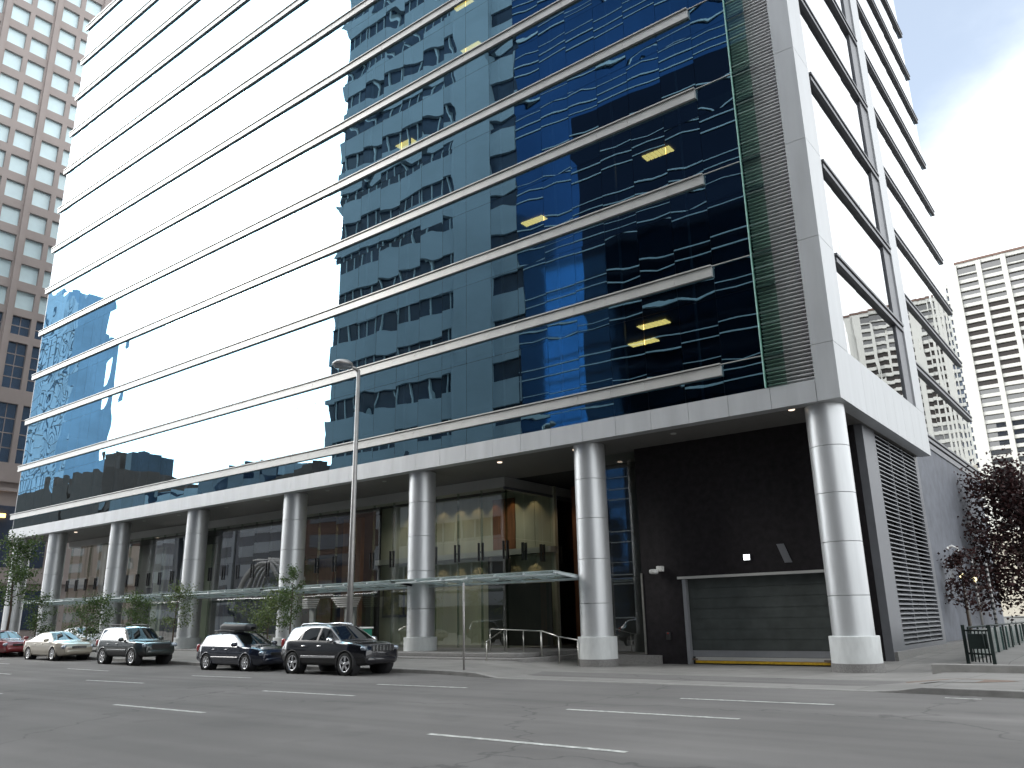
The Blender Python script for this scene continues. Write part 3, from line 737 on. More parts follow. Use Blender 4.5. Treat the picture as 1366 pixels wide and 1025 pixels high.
# ------------------------------------------------------------------ right-hand street furniture
fz = .1
fr = thing('iron_railing', (2.05, 2.2, .1), 'dark iron railing end panel beside the grey stone flank', 'railing')
for (x, y) in ((2.08,2.6),(2.9,2.0)):
    b = MB(); b.box(x-.05,x+.05,y-.05,y+.05,-.1,1.22); b.build('post', M['iron'], fr)
b = MB(); b.tube([(2.08,2.6,1.05),(2.9,2.0,1.05)], .03, 6); b.tube([(2.08,2.6,.35),(2.9,2.0,.35)], .03, 6)
for i in range(1, 7):
    t_ = i/7; b.tube([(2.08+.82*t_,2.6-.6*t_,.1),(2.08+.82*t_,2.6-.6*t_,1.05)], .022, 6)
b.box(2.25,2.75,2.2,2.4,.5,.95); b.build('bars', M['iron'], fr)
fg = thing('glass_railing', (2.5, 6, .2), 'long green glazed railing running back along the flank', 'railing')
for i in range(10):
    b = MB(); y = 3+i*1.6; x = 2.15+.03*i; b.box(x-.03,x+.03,y-.03,y+.03,.05,1.12); b.build('post', M['iron'], fg)
b = MB(); b.tube([(2.15,3,1.13),(2.45,18,1.13)], .03, 8); b.build('top_rail', M['iron'], fg)
b = MB(); b.box(2.2,2.23,3.05,18,.2,1.05); b.build('pane', M['rail_glass'], fg)
for i,(x, y, h, lab) in enumerate(((-.55,20,4.4,'striped slender post with the white curved lamp head'),(-.1,20.5,4.2,'striped slender post in the middle, with an amber lamp'),(.45,21,4.0,'striped slender post farthest from the stone wall'))):
    t = thing('striped_post', (x, y, .3), lab, 'post', 'striped slender posts by the stone flank')
    b = MB(); b.tube([(x,y,.25),(x,y,h)], .06, 8); b.build('pole', M['galv'], t)
    b = MB(); z = .9 if i == 2 else 2.6
    while z < h-.1: b.lathe([(.075,z),(.075,z+.12)], 8, (x,y,0)); z += .26
    b.build('stripes', M['plastic'], t)
    if i < 2:
        b = MB(); b.blob((x, y-.1, 3.35-.15*i), (.12,.12,.15-.05*i), .7, 8, 6); b.build('lamp', emit('amber_lamp%d' % i, (1,.85,.45), 1.6), t)
    if i == 0:
        b = MB(); b.tube([(x,y,h),(x-.02,y-.05,h+.35),(x-.25,y-.1,h+.5),(x-.5,y-.15,h+.4)], .06, 8); b.blob((x-.6,y-.2,h+.38), (.22,.14,.1), .7); b.build('lamp_head', M['white'], t)
b = MB(); b.box(1.7, 9, -.9, -.62, -.2, .2); tag(b.build('planter_kerb', M['kerb'], None, .02), 'low concrete edging in front of the iron railing', 'edging')

# ------------------------------------------------------------------ cars
def interp(pts, x):
    if x <= pts[0][0]: return pts[0][1]
    for (a, b_), (c, d) in zip(pts, pts[1:]):
        if x <= c: return b_ + (d-b_)*(x-a)/(c-a) if c > a else d
    return pts[-1][1]
def car(name, label, cat, L, W, top, belt, wr, wheels, rw, pm, windows, wsh, rwin, loc, rz=0, zb=.30, scale=1.05, doors=(), suv=False, roof_rail=False, mirror=True, moulding=None, nose=None, cladding=False, grille=None, head=None, tailz=None, spokes=5):
    t = thing(name, (0, 0, 0), label, cat, 'cars parked along the kerb')
    hw = W/2; xr, xf = top[0][0], top[-1][0]
    Hmax = max(p[1] for p in top); st = []; x = xr
    n = int((xf-xr)/.05); st = [xr+(xf-xr)*i/n for i in range(n+1)]
    segs = [3,2,4,4,4,8,3,5]
    def ring(x):
        w = hw*(1 - .16*sm(.55, 0, x-xr)**1.0*1.0 - .0) if x < (xr+xf)/2 else hw*(1-.20*sm(.75, 0, xf-x))
        Tz = interp(top, x); Bz = interp(belt, x) if isinstance(belt, (list, tuple)) else belt
        bot = zb + .12*sm(.5, 0, x-xr) + .06*sm(.35, 0, xf-x)
        Bc = min(Bz, Tz-.045)
        tt = min(1, max(0, (Tz-Bz)/(Hmax-Bz)))
        we = (.88*w)*(1-tt) + wr*tt*(w/hw)
        Ze = Tz - (.02*(1-tt)+.075*tt)
        K = [(0,bot),(.84*w,bot),(.955*w,bot+.07),(w,bot+.36*(Bc-bot)),(.998*w,bot+.70*(Bc-bot)),(.962*w,Bc),(we,max(Ze,Bc+.01)),(we*.72,Tz-.022*(.4+tt)),(0,Tz)]
        pts = []
        for s_, (p, q) in enumerate(zip(K, K[1:])):
            for k in range(segs[s_]): f = k/segs[s_]; pts.append((p[0]+(q[0]-p[0])*f, p[1]+(q[1]-p[1])*f, s_, f))
        pts.append((0, Tz, 7, 1.)); return pts
    rows = [[(x, y, z) for y, z, s_, f in ring(x)] for x in st]
    meta = [[(s_, f) for y, z, s_, f in ring(x)] for x in st]
    ends = []
    for side, x0 in ((0, xr), (1, xf)):
        base = rows[0] if side == 0 else rows[-1]; zc = sum(p[2] for p in base)/len(base)
        E_ = []
        for sc, dx in ((.97,.03),(.88,.055),(.7,.075),(.45,.085),(.2,.09),(.0,.09)):
            E_.append([(x0 + (dx if side else -dx), p[1]*sc, zc+(p[2]-zc)*sc) for p in base])
        ends.append(E_)
    allrows = ends[0][::-1] + rows + ends[1]; nE = len(ends[0])
    parts = {}
    def put(k, q):
        parts.setdefault(k, MB()).add(q, [(0,1,2,3)], 0, True)
    NP = len(rows[0])
    cache = {}
    def classify(i, j, c):
        if i < nE or i >= nE+len(rows)-1: return 'body'
        s_, f = meta[i-nE][j]; x, y, z = c
        for wx in wheels:
            if y > hw*.62 and (x-wx)**2+(z-rw)**2 < (rw+.065)**2: return None
            if s_ in (0, 1, 2) and y > hw*.5 and (x-wx)**2+(z-rw)**2 < (rw+.06)**2: return None
        if s_ == 5:
            fr_ = f
            for k, (a0, b0, a1, b1) in enumerate(windows):
                if .07 < fr_ < .84:
                    xa = a0+(a1-a0)*fr_; xb = b0+(b1-b0)*fr_
                    if xa < x < xb: return 'side_window'+str(k)
        if s_ in (6, 7):
            if wsh[0] < x < wsh[1] and not (s_ == 6 and f < .2): return 'windshield'
            if rwin and rwin[0] < x < rwin[1] and not (s_ == 6 and f < .3): return 'rear_window'
        if cladding and s_ in (1, 2) : return 'cladding'
        if s_ in (2, 3, 4) or (s_ == 5 and f < .07):
            for k, (xa, xb) in enumerate(doors):
                if xa < x < xb: return 'door'+str(k)
        return 'body'
    for i in range(len(allrows)-1):
        for j in range(NP-1):
            for sg_ in (1, -1):
                q = [allrows[i][j], allrows[i+1][j], allrows[i+1][j+1], allrows[i][j+1]]
                c = [sum(p[k] for p in q)/4 for k in range(3)]
                kk = classify(i, j, c)
                if kk is None: continue
                if kk.startswith(('side', 'door', 'clad')): kk += ('L' if sg_ > 0 else 'R')
                q = [(p[0]*1., p[1]*sg_, p[2]) for p in q]
                if sg_ > 0: q = q[::-1]
                key = kk; mb = parts.setdefault(key, MB())
                idx = []
                d = cache.setdefault(key, {})
                for p in q:
                    kq = (round(p[0], 4), round(p[1], 4), round(p[2], 4))
                    if kq not in d: d[kq] = len(mb.v); mb.v.append(p)
                    idx.append(d[kq])
                if len(set(idx)) < 3: continue
                ii = []
                for q_ in idx:
                    if q_ not in ii: ii.append(q_)
                mb.f.append(ii); mb.m.append(0); mb.s.append(True)
    for k, mb in parts.items():
        nm = k.rstrip('LR0123456789') if k not in ('body',) else 'body'
        mt = {'body': pm, 'door': pm, 'cladding': M['plastic']}.get(nm, M['carglass'])
        mb.build(nm, mt, t)
    # arches and wheels
    def tilt(): pass
    for wx in wheels:
        for sg_ in (1, -1):
            b = MB(); yo = hw*.985*sg_
            arc = [(wx+(rw+.062)*math.cos(a), yo, rw+(rw+.062)*math.sin(a)) for a in [R(-22+i*224/20) for i in range(21)]]
            b.tube(arc, .022, 6); b.build('arch_trim', M['plastic'] if suv else pm, t)
            b = MB(); pr = [(rw+.09, sg_*(hw-.03)), (rw+.09, sg_*(hw-.34)), (0, sg_*(hw-.36))]; b.lathe(pr, 24, (wx, 0, rw), 'y'); b.build('arch_liner', M['void'], t)
            wt = bpy.data.objects.new('wheel', None); COL.objects.link(wt); wt.parent = t; wt.location = (wx, sg_*(hw-.115), rw)
            b = MB(); s_ = sg_; tw = .11; ri = rw*.70
            b.lathe([(ri,-tw*.9),(rw-.03,-tw),(rw-.008,-tw*.8),(rw,-tw*.4),(rw,tw*.4),(rw-.008,tw*.8),(rw-.03,tw),(ri,tw*.9)], 32, (wx, sg_*(hw-.115), rw), 'y'); b.build('tyre', M['rubber'], wt)
            b = MB(); yc = sg_*(hw-.115)
            b.lathe([(ri+.005, s_*tw*.9),(ri-.02, s_*tw*.95),(ri-.03, s_*tw*.6),(ri-.03,-s_*tw*.5)], 28, (wx, yc, rw), 'y')
            b.blob((wx, yc+s_*tw*.75, rw), (rw*.15,.03,rw*.15), .8, 12, 6)
            for k in range(spokes):
                a = 2*math.pi*k/spokes+.3; ca, sa = math.cos(a), math.sin(a); w0, w1 = rw*.10, rw*.14
                pts = []
                for rr_, ww in ((rw*.08, w0), (ri-.02, w1)):
                    for sy_ in (s_*tw*.62, s_*tw*.88): 
                        for e in (-1, 1): pts.append((wx+ca*rr_-sa*ww*e, yc+sy_, rw+sa*rr_+ca*ww*e))
                b.add(pts, [(0,1,3,2),(4,6,7,5),(0,4,5,1),(2,3,7,6),(0,2,6,4),(1,5,7,3)])
            b.build('rim', M['rim'], wt)
            b = MB(); b.lathe([(ri-.02, s_*tw*.35),(0, s_*tw*.35)], 20, (wx, yc, rw), 'y'); b.build('brake_disc', M['void'], wt)
    # lamps, mirrors, handles, trim
    hx, hy, hz, hr = head
    for sg_ in (1, -1):
        b = MB(); b.blob((hx, sg_*hy, hz), (hr[0]*.72, hr[1], hr[2]), .6, 14, 8, rot=Matrix.Rotation(-sg_*.5, 3, 'Z')); b.build('headlight', M['lampglass'], t)
        b = MB(); b.blob((xr+.06, sg_*(hw*.80), tailz), (.10,.07,.16), .6); b.build('tail_light', M['tail'], t)
        mx_ = wsh[1]-.28; bz = interp(belt, mx_) if isinstance(belt, (list, tuple)) else belt
        b = MB(); b.blob((mx_, sg_*(hw+.08), bz+.10), (.10,.13,.085), .7); b.build('mirror', M['chrome'] if suv else pm, t)
        for k, (xa, xb) in enumerate(doors):
            b = MB(); b.blob((xa+.17, sg_*(hw*.99), bz-.10), (.11,.03,.022), .6, 10, 6); b.build('door_handle', M['chrome'] if suv else pm, t)
        if moulding:
            b = MB(); b.box(moulding[0], moulding[1], sg_*(hw*.985), sg_*(hw+.022), moulding[2]-.045, moulding[2]+.035); b.build('moulding', M['chrome'] if suv else pm, t, .01)
        if roof_rail:
            rx0, rx1, rz_ = roof_rail; b = MB(); y_ = sg_*(wr-.09)
            b.tube([(rx0,y_,rz_-.06),(rx0+.12,y_,rz_+.03),((rx0+rx1)/2,y_,rz_+.05),(rx1-.15,y_,rz_+.02),(rx1,y_,rz_-.08)], .022, 6); b.build('roof_rail', M['chrome'] if suv else M['plastic'], t)
    b = MB(); b.blob((xf+.01, 0, zb+.20), (.095,hw*.74,.12), .6, 24, 6); b.build('bumper', pm, t)
    b = MB(); b.box(xr-.11, xr-.088, -.16, .16, .70, .80); b.build('number_plate', M['plate'], t)
    if grille:
        gz0, gz1, gy, kind = grille; b = MB()
        b.box(xf+.05, xf+.093, -gy, gy, gz0, gz1); gr = b.build('grille', M['plastic'], t, .01)
        if kind == 'bars':
            for k in range(7):
                y_ = -gy+.05+(2*gy-.1)*k/6
                b = MB(); b.box(xf+.09, xf+.112, y_-.03, y_+.03, gz0+.01, gz1-.01); b.build('slot_surround', M['chrome'], gr)
        else:
            b = MB()
            for k in range(3): z_ = gz0+.03+(gz1-gz0-.06)*k/2; b.box(xf+.093, xf+.10, -gy+.02, gy-.02, z_-.008, z_+.008)
            b.build('grille_bar', M['chrome'] if kind == 'chrome' else M['plastic'], gr)
    t.location = loc; t.rotation_euler = (0, 0, rz); t.scale = (scale,)*3
    return t
suv_top = [(-2.30,.80),(-2.27,1.12),(-2.17,1.26),(-1.86,1.60),(-1.70,1.68),(-1.2,1.745),(-.5,1.76),(.0,1.745),(.32,1.68),(1.06,1.20),(1.16,1.155),(1.7,1.11),(2.1,1.03),(2.26,.95),(2.30,.88)]
c1 = car('parked_suv', 'black off-road estate with chrome bar grille and five spoke wheels', 'car', 4.8, 1.94, suv_top, [(-2.3,1.14),(2.3,1.05)], .66, (-1.44, 1.46), .385, M['p_black'],
    [(-1.98,-1.16,-1.62,-1.14),(-1.06,-.18,-1.04,-.18),(-.10,.98,-.10,.40)], (.36,1.04), (-2.15,-1.88), (-15.22, -8.4, 0), 0, .32, .925,
    doors=((-1.0,-.17),(-.12,.92)), suv=True, roof_rail=(-1.5,.15,1.715), moulding=(-.95,.95,.62), cladding=True, grille=(.80,1.0,.52,'bars'), head=(2.17,.70,.90,(.15,.18,.075)), tailz=1.08)
wag_top = [(-2.22,.72),(-2.19,1.0),(-2.10,1.10),(-1.80,1.36),(-1.62,1.42),(-.9,1.47),(-.2,1.48),(.20,1.43),(1.02,1.0),(1.12,.965),(1.7,.91),(2.1,.82),(2.24,.74),(2.27,.68)]
c2 = car('parked_wagon', 'dark navy estate car carrying a black roof box', 'car', 4.68, 1.75, wag_top, [(-2.2,.96),(2.2,.88)], .58, (-1.33, 1.37), .315, M['p_navy'],
    [(-1.82,-1.12,-1.58,-1.10),(-1.02,-.18,-1.0,-.18),(-.08,.90,-.08,.30)], (.26,1.0), (-2.08,-1.82), (-20.8, -8.3, 0), 0, .20, .93,
    doors=((-.98,-.14),(-.10,.86)), roof_rail=(-1.5,.1,1.50), moulding=(-.95,.9,.50), grille=(.58,.70,.36,'dark'), head=(2.17,.62,.66,(.16,.19,.085)), tailz=.85, spokes=7)
old_top = [(-2.28,.72),(-2.26,1.10),(-2.20,1.20),(-2.02,1.60),(-1.9,1.68),(-1.3,1.73),(-.5,1.735),(.0,1.72),(.22,1.66),(.78,1.14),(.90,1.09),(1.5,1.06),(2.05,1.0),(2.2,.95),(2.24,.86)]
c3 = car('parked_estate', 'old dark green grey upright estate with alloy wheels', 'car', 4.65, 1.80, old_top, [(-2.3,1.06),(2.2,1.02)], .66, (-1.33, 1.37), .36, M['p_teal'],
    [(-1.92,-1.20,-1.86,-1.18),(-1.10,-.30,-1.08,-.30),(-.20,.70,-.20,.26)], (.24,.78), (-2.2,-2.02), (-29.05, -8.2, g(-29)), 0, .36, .93,
    doors=((-1.05,-.25),(-.2,.66)), roof_rail=(-1.7,0,1.75), moulding=(-.9,.85,.66), cladding=True, grille=(.72,.92,.45,'dark'), head=(2.16,.66,.86,(.13,.20,.09)), tailz=.98, spokes=6)
sal_top = [(-2.36,.72),(-2.33,.98),(-2.2,1.04),(-1.75,1.06),(-1.55,1.10),(-.85,1.40),(-.6,1.44),(.0,1.455),(.25,1.42),(1.10,.99),(1.2,.965),(1.8,.92),(2.2,.85),(2.34,.78),(2.37,.70)]
c4 = car('parked_saloon', 'beige saloon car parked behind the old dark estate', 'car', 4.8, 1.80, sal_top, [(-2.35,.97),(2.3,.88)], .56, (-1.40, 1.42), .325, M['p_beige'],
    [(-1.40,-.95,-1.0,-.93),(-.85,-.08,-.80,-.08),(.0,.95,.0,.34)], (.30,1.08), (-1.55,-.86), (-36.5, -8.2, g(-36.5)), 0, .22, .93,
    doors=((-.85,-.05),(0,.9)), grille=(.58,.70,.36,'chrome'), head=(2.25,.64,.66,(.17,.19,.09)), tailz=.88, spokes=9)
c5 = car('parked_hatchback', 'dark red car at the left edge of the row', 'car', 4.4, 1.76, sal_top, [(-2.35,.97),(2.3,.88)], .56, (-1.40, 1.42), .325, M['p_red'],
    [(-1.40,-.95,-1.0,-.93),(-.85,-.08,-.80,-.08),(.0,.95,.0,.34)], (.30,1.08), (-1.55,-.86), (-43.4, -8.1, g(-43.4)), 0, .22, .93,
    doors=((-.85,-.05),(0,.9)), grille=(.58,.70,.36,'dark'), head=(2.25,.64,.66,(.17,.19,.09)), tailz=.88, spokes=7)
c6 = car('parked_saloon', 'white saloon car standing beyond the beige one by the columns', 'car', 4.6, 1.78, sal_top, [(-2.35,.97),(2.3,.88)], .56, (-1.40, 1.42), .325, M['p_white'],
    [(-1.40,-.95,-1.0,-.93),(-.85,-.08,-.80,-.08),(.0,.95,.0,.34)], (.30,1.08), (-1.55,-.86), (-43.2, -3.9, g(-43)+.13), 0, .22, .93,
    doors=((-.85,-.05),(0,.9)), grille=(.58,.70,.36,'dark'), head=(2.25,.64,.66,(.17,.19,.09)), tailz=.88, spokes=7)
del c6['group']
rb = thing('roof_box', (-21.1, -8.3, 1.40), 'black roof box strapped on the dark navy estate', 'roof box')
b = MB()
def rbx(u, v):
    x = -22.0 + 1.8*u; w = .36*(1-.35*u*u)*min(1, .5+8*min(u, 1-u)); a = v*math.pi
    return (x, -8.35 + w*math.copysign(abs(math.cos(a))**.5, math.cos(a)), 1.455+.28*(1-.25*u)*min(1, .35+6*min(u, 1.02-u))*abs(math.sin(a))**.5)
b.grid(rbx, 24, 16); b.box(-21.9, -20.5, -8.58, -8.12, 1.41, 1.458); b.build('shell', M['plastic'], rb)
for x in (-21.6, -20.75):
    b = MB(); b.box(x-.03, x+.03, -8.85, -7.8, 1.385, 1.41); b.build('crossbar', M['plastic'], rb)

# ------------------------------------------------------------------ other buildings
def punched(t, axis, plane, a0, a1, z0, z1, cols, rows, ww, wh, rec, wallm, glassm, sign, cap=100, frame=False, low=None, zlow=0):
    """wall with individually recessed windows. axis 'x': wall on x=plane running along y"""
    def B(b, u0, u1, d0, d1, z0_, z1_):
        if axis == 'x': b.box(plane+sign*d0, plane+sign*d1, u0, u1, z0_, z1_)
        else: b.box(u0, u1, plane+sign*d0, plane+sign*d1, z0_, z1_)
    b = MB(); cols = sorted(cols); rows = sorted(rows, key=lambda r: r[0] if isinstance(r, tuple) else r)
    edges = []
    u = a0
    for c in cols: B(b, u, c-ww/2, -rec, 0, z0, z1); u = c+ww/2
    B(b, u, a1, -rec, 0, z0, z1)
    for c in cols:
        z = z0
        for r in rows:
            rz, rh = r if isinstance(r, tuple) else (r, wh)
            B(b, c-ww/2, c+ww/2, -rec, -.003, z, rz-rh/2); z = rz+rh/2
        B(b, c-ww/2, c+ww/2, -rec, -.003, z, z1)
    wall = b.build('wall', wallm, t)
    cells = [(c, r) for r in sorted(rows, key=lambda r: -(r[0] if isinstance(r, tuple) else r)) for c in cols]
    rest = MB()
    for i, (c, r) in enumerate(cells):
        rz, rh = r if isinstance(r, tuple) else (r, wh)
        b = MB() if i < cap else rest
        B(b, c-ww/2-.02, c+ww/2+.02, -rec-.05, -rec+.02, rz-rh/2-.02, rz+rh/2+.02)
        if frame:
            B(b, c-.03, c+.03, -rec+.02, -rec+.06, rz-rh/2, rz+rh/2)
        if i < cap:
            wo = b.build('window', low if low and rz < zlow else glassm, t)
            if low and axis == 'x' and rz < zlow:
                b = MB(); B(b, c-.04, c+.04, -rec+.022, -rec+.07, rz-rh/2, rz+rh/2)
                for q in range(1, max(2, round(rh/1.5))): zz_ = rz-rh/2+rh*q/max(2, round(rh/1.5)); B(b, c-ww/2, c+ww/2, -rec+.022, -rec+.065, zz_-.06, zz_+.06)
                b.build('muntin', wallm, wo)
    if rest.v: tag(rest.build('window_rest', glassm, t), kind='stuff')
    return wall
# tan tower on the left
tt = thing('tan_tower', (-104, 2, 0), 'tan precast tower with square blue windows left of the glass office', 'tower')
tcols = [-1.6,1.33,3.88,6.85,9.4]
trows = [38.0+3.27*k for k in range(0, 14)] + [34.9, (30.2,5.4), (22.5,6.6)]
punched(tt, 'x', -90, -3.2, 40, 0, 90, tcols, trows, 2.0, 2.2, .4, M['tan'], M['sky_reflect_tint'], 1, 100, False, M['deep_blue'], 37)  # upper rows get the pane colour that stands for reflected sky
b = MB(); b.box(-118, -90.5, -3.2, 40, 0, 90); b.build('tower_body', M['tan'], tt)
for y in (5.35, -.15, 10.85):
    b = MB(); b.box(-90+.003, -89.75, y-.28, y+.28, 18.4, 90); b.build('pilaster', M['tan'], tt)
for z in (17.2, 16.2, 6.5):
    b = MB(); b.box(-90+.003, -89.6, -3.2, 40, z-.18, z+.18); b.build('string_course', M['tan'], tt)
b = MB()
for y in (3.0, 6.9, 10.5): b.box(-89.99, -89.95, y, y+2.6, 1.5, 5.6); b.box(-89.99,-89.95,y+.3,y+2.3,8,14.5)
b.build('shopfront', M['banding'], tt)
b = MB(); b.box(-89.9,-89.7,6.2,8.2,13.2,13.6); b.build('orange_lamp', M['warm'], tt)
# cream grid towers on the right
def cream(x0, x1, y, z1, label, seed, floor=2.9, bay=7.35, z0=4, cap=100, first=3.0):
    t = thing('cream_tower', ((x0+x1)/2, y+15, 0), label, 'tower')
    cols = []; x = x0+first+.9+bay*.5-.7
    cols = [x0+first+bay*(i+.5) for i in range(int((x1-x0-first)/bay))]
    rows = []; z = z1-5.2
    while z > z0+3: rows.append(z); z -= floor
    rows = [(z1-2.6, 2.5)] + rows
    punched(t, 'y', y, x0+first*.0, x1, z0, z1, cols, rows, 5.75, 1.75, .9, M['cream'], M['shade_glass'], -1, cap, True, M['brown_window'], z1-5.2-3.5*floor)
    b = MB(); b.box(x0, x1, y+.95, y+30, 0, z1-.02); b.build('tower_body', M['cream'], t)
    b = MB(); b.box(x0+first+.2, x1, y-.3, y+20, z1, z1+.7); b.build('roof_cap', M['brick'], t)
    b = MB(); n = len(cols)
    for i in range(n+1): xx = x0+first+bay*i; b.box(xx-.75, xx+.75, y-.5, y+.0-.004, z0, z1-.4)
    b.build('pier', M['cream'], t)
    b = MB()
    zz = z1-7.0
    while zz > z0+3: b.box(x0-2.6, x0-.01, y+.4, y+18, zz-.55, zz+.55); zz -= floor
    b.build('side_balcony', M['cream'], t)
    b = MB(); b.box(x0-2.2, x0-.02, y+1.2, y+18, z0, z1-6); b.build('side_bay', M['banding'], t)
    return t
cream(-31.5, 24, 270, 116.5, 'cream concrete tower with a grid of dark windows at the right edge', 1)
t2 = cream(31, 66, 268, 106, 'second cream grid tower reflected in the right flank glass', 2, cap=60)
b = MB(); b.box(27, 68, 262, 267.3, 0, 46); b.build('podium', M['podium'], t2)
b = MB(); b.box(-34, 26, 255, 269, 0, 24); tag(b.build('podium_block', M['podium']), 'low beige block at the foot of the cream tower', 'building')
# buildings across the street, seen in the glass
YB = -38
co = thing('concrete_office', (-58, YB-14, 0), 'concrete office with dark window bands mirrored in the middle of the facade', 'office building')
b = MB(); b.box(-73.45, -42.0, YB-28, YB-.35, 0, 100); b.build('window_wall', M['banding'], co)
for k in range(19):
    z = 3.2+5.1*k
    b = MB(); b.box(-73.5, -51.3, YB-1.2, YB, z, z+2.9); b.box(-73.5,-73.2,YB-28,YB-1.2,z,z+2.9); b.build('spandrel', M['concrete'], co)
    b = MB(); b.box(-45.7, -41.95, YB-.5, YB-.05, z, z+2.9); b.build('spandrel', M['concrete'], co)
    b = MB()
    for i in range(1, 14): x = -73.4+i*1.62; b.box(x-.05, x+.05, YB-.35, YB-.2, z+2.9, z+5.1)
    b.build('window_frame', M['white_line'], co)
b = MB(); b.box(-51.3, -45.7, YB-3, YB+.5, 0, 100); b.build('pier', M['concrete'], co)
b = MB(); b.box(-73.5, -42, YB-28, YB, 99.9, 103); b.build('parapet', M['concrete'], co)
dg = thing('mirror_office', (-12, YB-14, 0), 'dark blue mirror glass office with pale floor lines across the street', 'office building')
for mm, xa, xb, ka, kb in (('dark_glass', -41.8, -33.8, 0, 18), ('dark_reflect_tint', -33.8, 24.2, 0, 13), ('dark_glass', -33.8, 24.2, 13, 18)):  # lower floors coloured dark where they would mirror the tower opposite
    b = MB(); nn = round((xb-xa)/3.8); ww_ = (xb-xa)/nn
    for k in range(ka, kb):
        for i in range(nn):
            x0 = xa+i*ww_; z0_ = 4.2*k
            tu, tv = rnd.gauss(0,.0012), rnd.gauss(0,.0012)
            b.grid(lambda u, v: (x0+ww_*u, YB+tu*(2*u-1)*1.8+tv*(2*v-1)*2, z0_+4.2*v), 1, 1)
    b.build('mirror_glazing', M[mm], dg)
b = MB(); b.box(-41.8, 24.2, YB-28, YB-.1, 0, 75.6); b.build('tower_body', M['banding'], dg)
for k in range(18):
    b = MB(); z = 4.2*k+.6
    for dz in (0, 1.05): b.box(-41.8, 24.2, YB+.01, YB+.10, z+dz-.055, z+dz+.055)
    if k % 2: b.box(-41.8, 24.2, YB+.01, YB+.06, z+2.2, z+2.27)
    b.build('floor_line', M['white_line'], dg)
bt = thing('blue_tower', (-36, -72, 0), 'bright blue glass tower rising between the mirrored offices', 'tower')
b = MB(); b.box(-62, -40, -100, -74, 0, 130); b.build('glazing', M['blue_glass'], bt)
for k in range(30):
    b = MB(); b.box(-62, -40, -73.99, -73.9, 4.2*k, 4.2*k+.18); b.build('floor_line', M['white_line'], bt)
lb = thing('pale_blue_tower', (-275, -86, 0), 'pale blue glass tower mirrored at the left end of the facade', 'tower')
b = MB(); b.box(-300, -266, -91, -81, 0, 112); b.box(-266, -250, -90, -80, 0, 106); b.box(-265, -250.5, -93, -90, 0, 94)
b.build('glazing', M['pale_blue'], lb)
for k in range(22):
    b = MB(); b.box(-300, -266.01, -80.98, -80.9, 4.4*k, 4.4*k+.25); b.box(-265.99, -250.0, -79.98, -79.9, 4.4*k, 4.4*k+.25); b.build('floor_line', M['blue_glass'], lb)
for k in range(24):
    b = MB(); xx = -299+2.05*k; b.box(xx, xx+.12, (-80.97 if xx < -266 else -79.97), (-80.9 if xx < -266 else -79.9), 0, 106 - (k % 5)); b.build('mullion', M['blue_glass'], lb)
rr = random.Random(21)
x = -250
lows = [(-246,-200,39,'low brown brick block with a flat roof below the pale blue tower','brick'),(-199,-178,42,'brown block with two roof huts, mirrored low on the left','brick'),(-177,-160,35,'dark low block with a roof tank mirrored in the lower glass','banding'),(-159,-140,33,'grey low block with sloped roof pieces in the mirrored skyline','concrete'),(-139,-118,34,'long dark block mirrored above the fourth column','banding'),(-117,-102,32,'short brown block next to the concrete office','brick')]
for (xa, xb, h, lab, mm) in lows:
    t = thing('low_building', ((xa+xb)/2, -68, 0), lab, 'building')
    b = MB(); b.box(xa, xb, -80, -60.5, 0, h-rr.uniform(3,6)); b.build('wall', M[mm], t)
    for k in range(5):
        b = MB(); b.box(xa+1, xb-1, -60.5, -60.4, 3+4*k, 5.1+4*k); b.build('window', M['banding'] if mm != 'banding' else M['concrete'], t)
    u = xa+2
    while u < xb-4:
        w_ = rr.uniform(2.5,6); b = MB(); b.box(u, u+w_, -76, -66, h-7, h-rr.uniform(-1,4)); b.build('roof_hut', M[rr.choice(['brick','banding','concrete'])], t); u += w_+rr.uniform(1,4)
ar = thing('glass_arcade', (-118, -52, 0), 'steel barrel arch entrance mirrored in the lobby glass', 'arcade')

b = MB()
for k in range(5):
    b.tube([(-118+6.5*math.cos(a), -52-1.2*k, 6+6.5*math.sin(a)) for a in [i*math.pi/16 for i in range(17)]], .35, 8)
b.build('arch', M['white'], ar)
b = MB(); b.box(-124.6,-124,-58,-51,0,6.2); b.box(-112,-111.4,-58,-51,0,6.2); b.build('pier', M['concrete'], ar)

# ------------------------------------------------------------------ camera
cd = bpy.data.cameras.new('camera'); co_ = bpy.data.objects.new('camera', cd); COL.objects.link(co_)
Rw = ((.7890564,.614062,-.0178291),(-.1852964,.2102307,-.9599314),(-.5857091,.7607437,.2796674))
import_m = Matrix(((Rw[0][0],-Rw[1][0],-Rw[2][0],7.3114),(Rw[0][1],-Rw[1][1],-Rw[2][1],-27.6726),(Rw[0][2],-Rw[1][2],-Rw[2][2],1.6384),(0,0,0,1)))
co_.matrix_world = import_m
cd.sensor_fit = 'HORIZONTAL'; cd.sensor_width = 36; cd.lens = 36*1078.795/1366
cd.clip_start = .1; cd.clip_end = 5000
SC.camera = co_

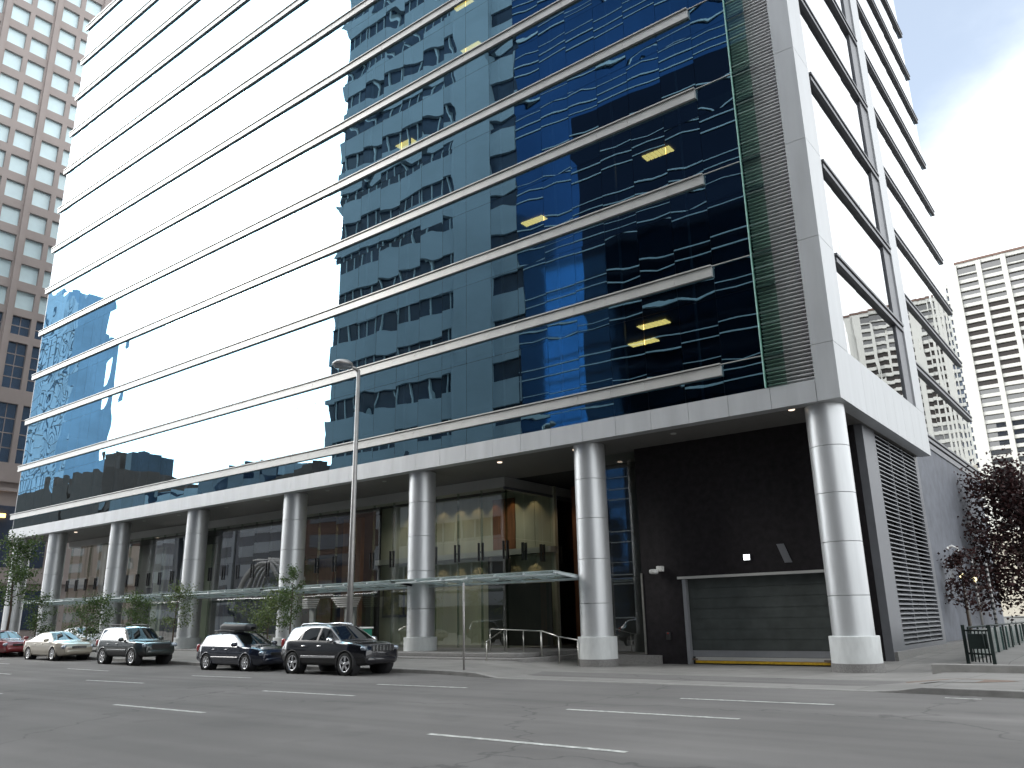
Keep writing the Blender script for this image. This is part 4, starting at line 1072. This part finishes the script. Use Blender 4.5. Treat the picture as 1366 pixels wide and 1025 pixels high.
# ------------------------------------------------------------------ light
AZ, EL = -150, 27
sd = Vector((math.cos(R(AZ))*math.cos(R(EL)), math.sin(R(AZ))*math.cos(R(EL)), math.sin(R(EL))))
W = bpy.data.worlds.new('World'); SC.world = W; W.use_nodes = True
nt = W.node_tree; N = nt.nodes.new; L = nt.links.new
bg = nt.nodes['Background']
sky = N('ShaderNodeTexSky'); sky.sky_type = 'NISHITA'; sky.sun_disc = False
sky.sun_elevation = R(EL); sky.sun_rotation = math.atan2(sd.x, sd.y); sky.air_density = 1.2; sky.dust_density = 1.; sky.ozone_density = 1.5
geo = N('ShaderNodeTexCoord')
nrm = N('ShaderNodeVectorMath'); nrm.operation = 'NORMALIZE'; L(geo.outputs['Generated'], nrm.inputs[0])
dt = N('ShaderNodeVectorMath'); dt.operation = 'DOT_PRODUCT'; dt.inputs[1].default_value = sd; L(nrm.outputs[0], dt.inputs[0])
def math_(op, a, b_=None, c=None):
    q = N('ShaderNodeMath'); q.operation = op
    for i, v in enumerate((a, b_, c)):
        if v is None: continue
        if isinstance(v, (int, float)): q.inputs[i].default_value = v
        else: L(v, q.inputs[i])
    return q.outputs[0]
glow = math_('POWER', math_('MAXIMUM', dt.outputs['Value'], 0), 5)
xyz = N('ShaderNodeSeparateXYZ'); L(nrm.outputs[0], xyz.inputs[0])
mp = N('ShaderNodeMapping'); mp.inputs['Scale'].default_value = (1, 1, 1.8); mp.inputs['Location'].default_value = (.3, .1, .2); L(nrm.outputs[0], mp.inputs['Vector'])
nz = N('ShaderNodeTexNoise'); nz.inputs['Scale'].default_value = 2.1; nz.inputs['Detail'].default_value = 7; nz.inputs['Roughness'].default_value = .55; L(mp.outputs[0], nz.inputs['Vector'])
db = N('ShaderNodeVectorMath'); db.operation = 'DOT_PRODUCT'; db.inputs[1].default_value = Vector((math.cos(R(114))*math.cos(R(48)), math.sin(R(114))*math.cos(R(48)), math.sin(R(48)))); L(nrm.outputs[0], db.inputs[0])
gap = N('ShaderNodeMapRange'); gap.interpolation_type = 'SMOOTHSTEP'; gap.inputs['From Min'].default_value = .85; gap.inputs['From Max'].default_value = .972; L(db.outputs['Value'], gap.inputs['Value'])
cov = math_('ADD', nz.outputs['Fac'], math_('ADD', math_('MULTIPLY', gap.outputs[0], -.80), math_('ADD', math_('MULTIPLY', glow, .5), .34)))
mr = N('ShaderNodeMapRange'); mr.inputs['From Min'].default_value = .24; mr.inputs['From Max'].default_value = .78; mr.interpolation_type = 'SMOOTHSTEP'; mr.inputs['To Min'].default_value = .2; L(cov, mr.inputs['Value'])
KC = 9.6                                      # cloud brightness against the raw sky texture
cl = N('ShaderNodeVectorMath'); cl.operation = 'SCALE'; cl.inputs[0].default_value = (.97*KC, 1.0*KC, 1.02*KC)
L(math_('ADD', math_('MULTIPLY', glow, 2.4), 1.0), cl.inputs['Scale'])
mx = N('ShaderNodeMix'); mx.data_type = 'RGBA'
L(mr.outputs[0], mx.inputs['Factor']); L(sky.outputs[0], mx.inputs['A']); L(cl.outputs[0], mx.inputs['B'])
L(mx.outputs['Result'], bg.inputs['Color']); bg.inputs['Strength'].default_value = .15
sl = bpy.data.lights.new('sun', 'SUN'); sl.energy = .8; sl.angle = R(16); sl.color = (1, .95, .87)
so = bpy.data.objects.new('sun', sl); COL.objects.link(so); so.rotation_euler = (-sd).to_track_quat('-Z', 'Y').to_euler()
SC.view_settings.view_transform = 'Standard'; SC.view_settings.look = 'None'; SC.view_settings.exposure = .62; SC.view_settings.gamma = 1
SC.render.engine = 'CYCLES'
SC.cycles.max_bounces = 10; SC.cycles.transparent_max_bounces = 14; SC.cycles.glossy_bounces = 5; SC.cycles.diffuse_bounces = 3
SC.cycles.use_denoising = True; SC.cycles.caustics_reflective = False; SC.cycles.caustics_refractive = False
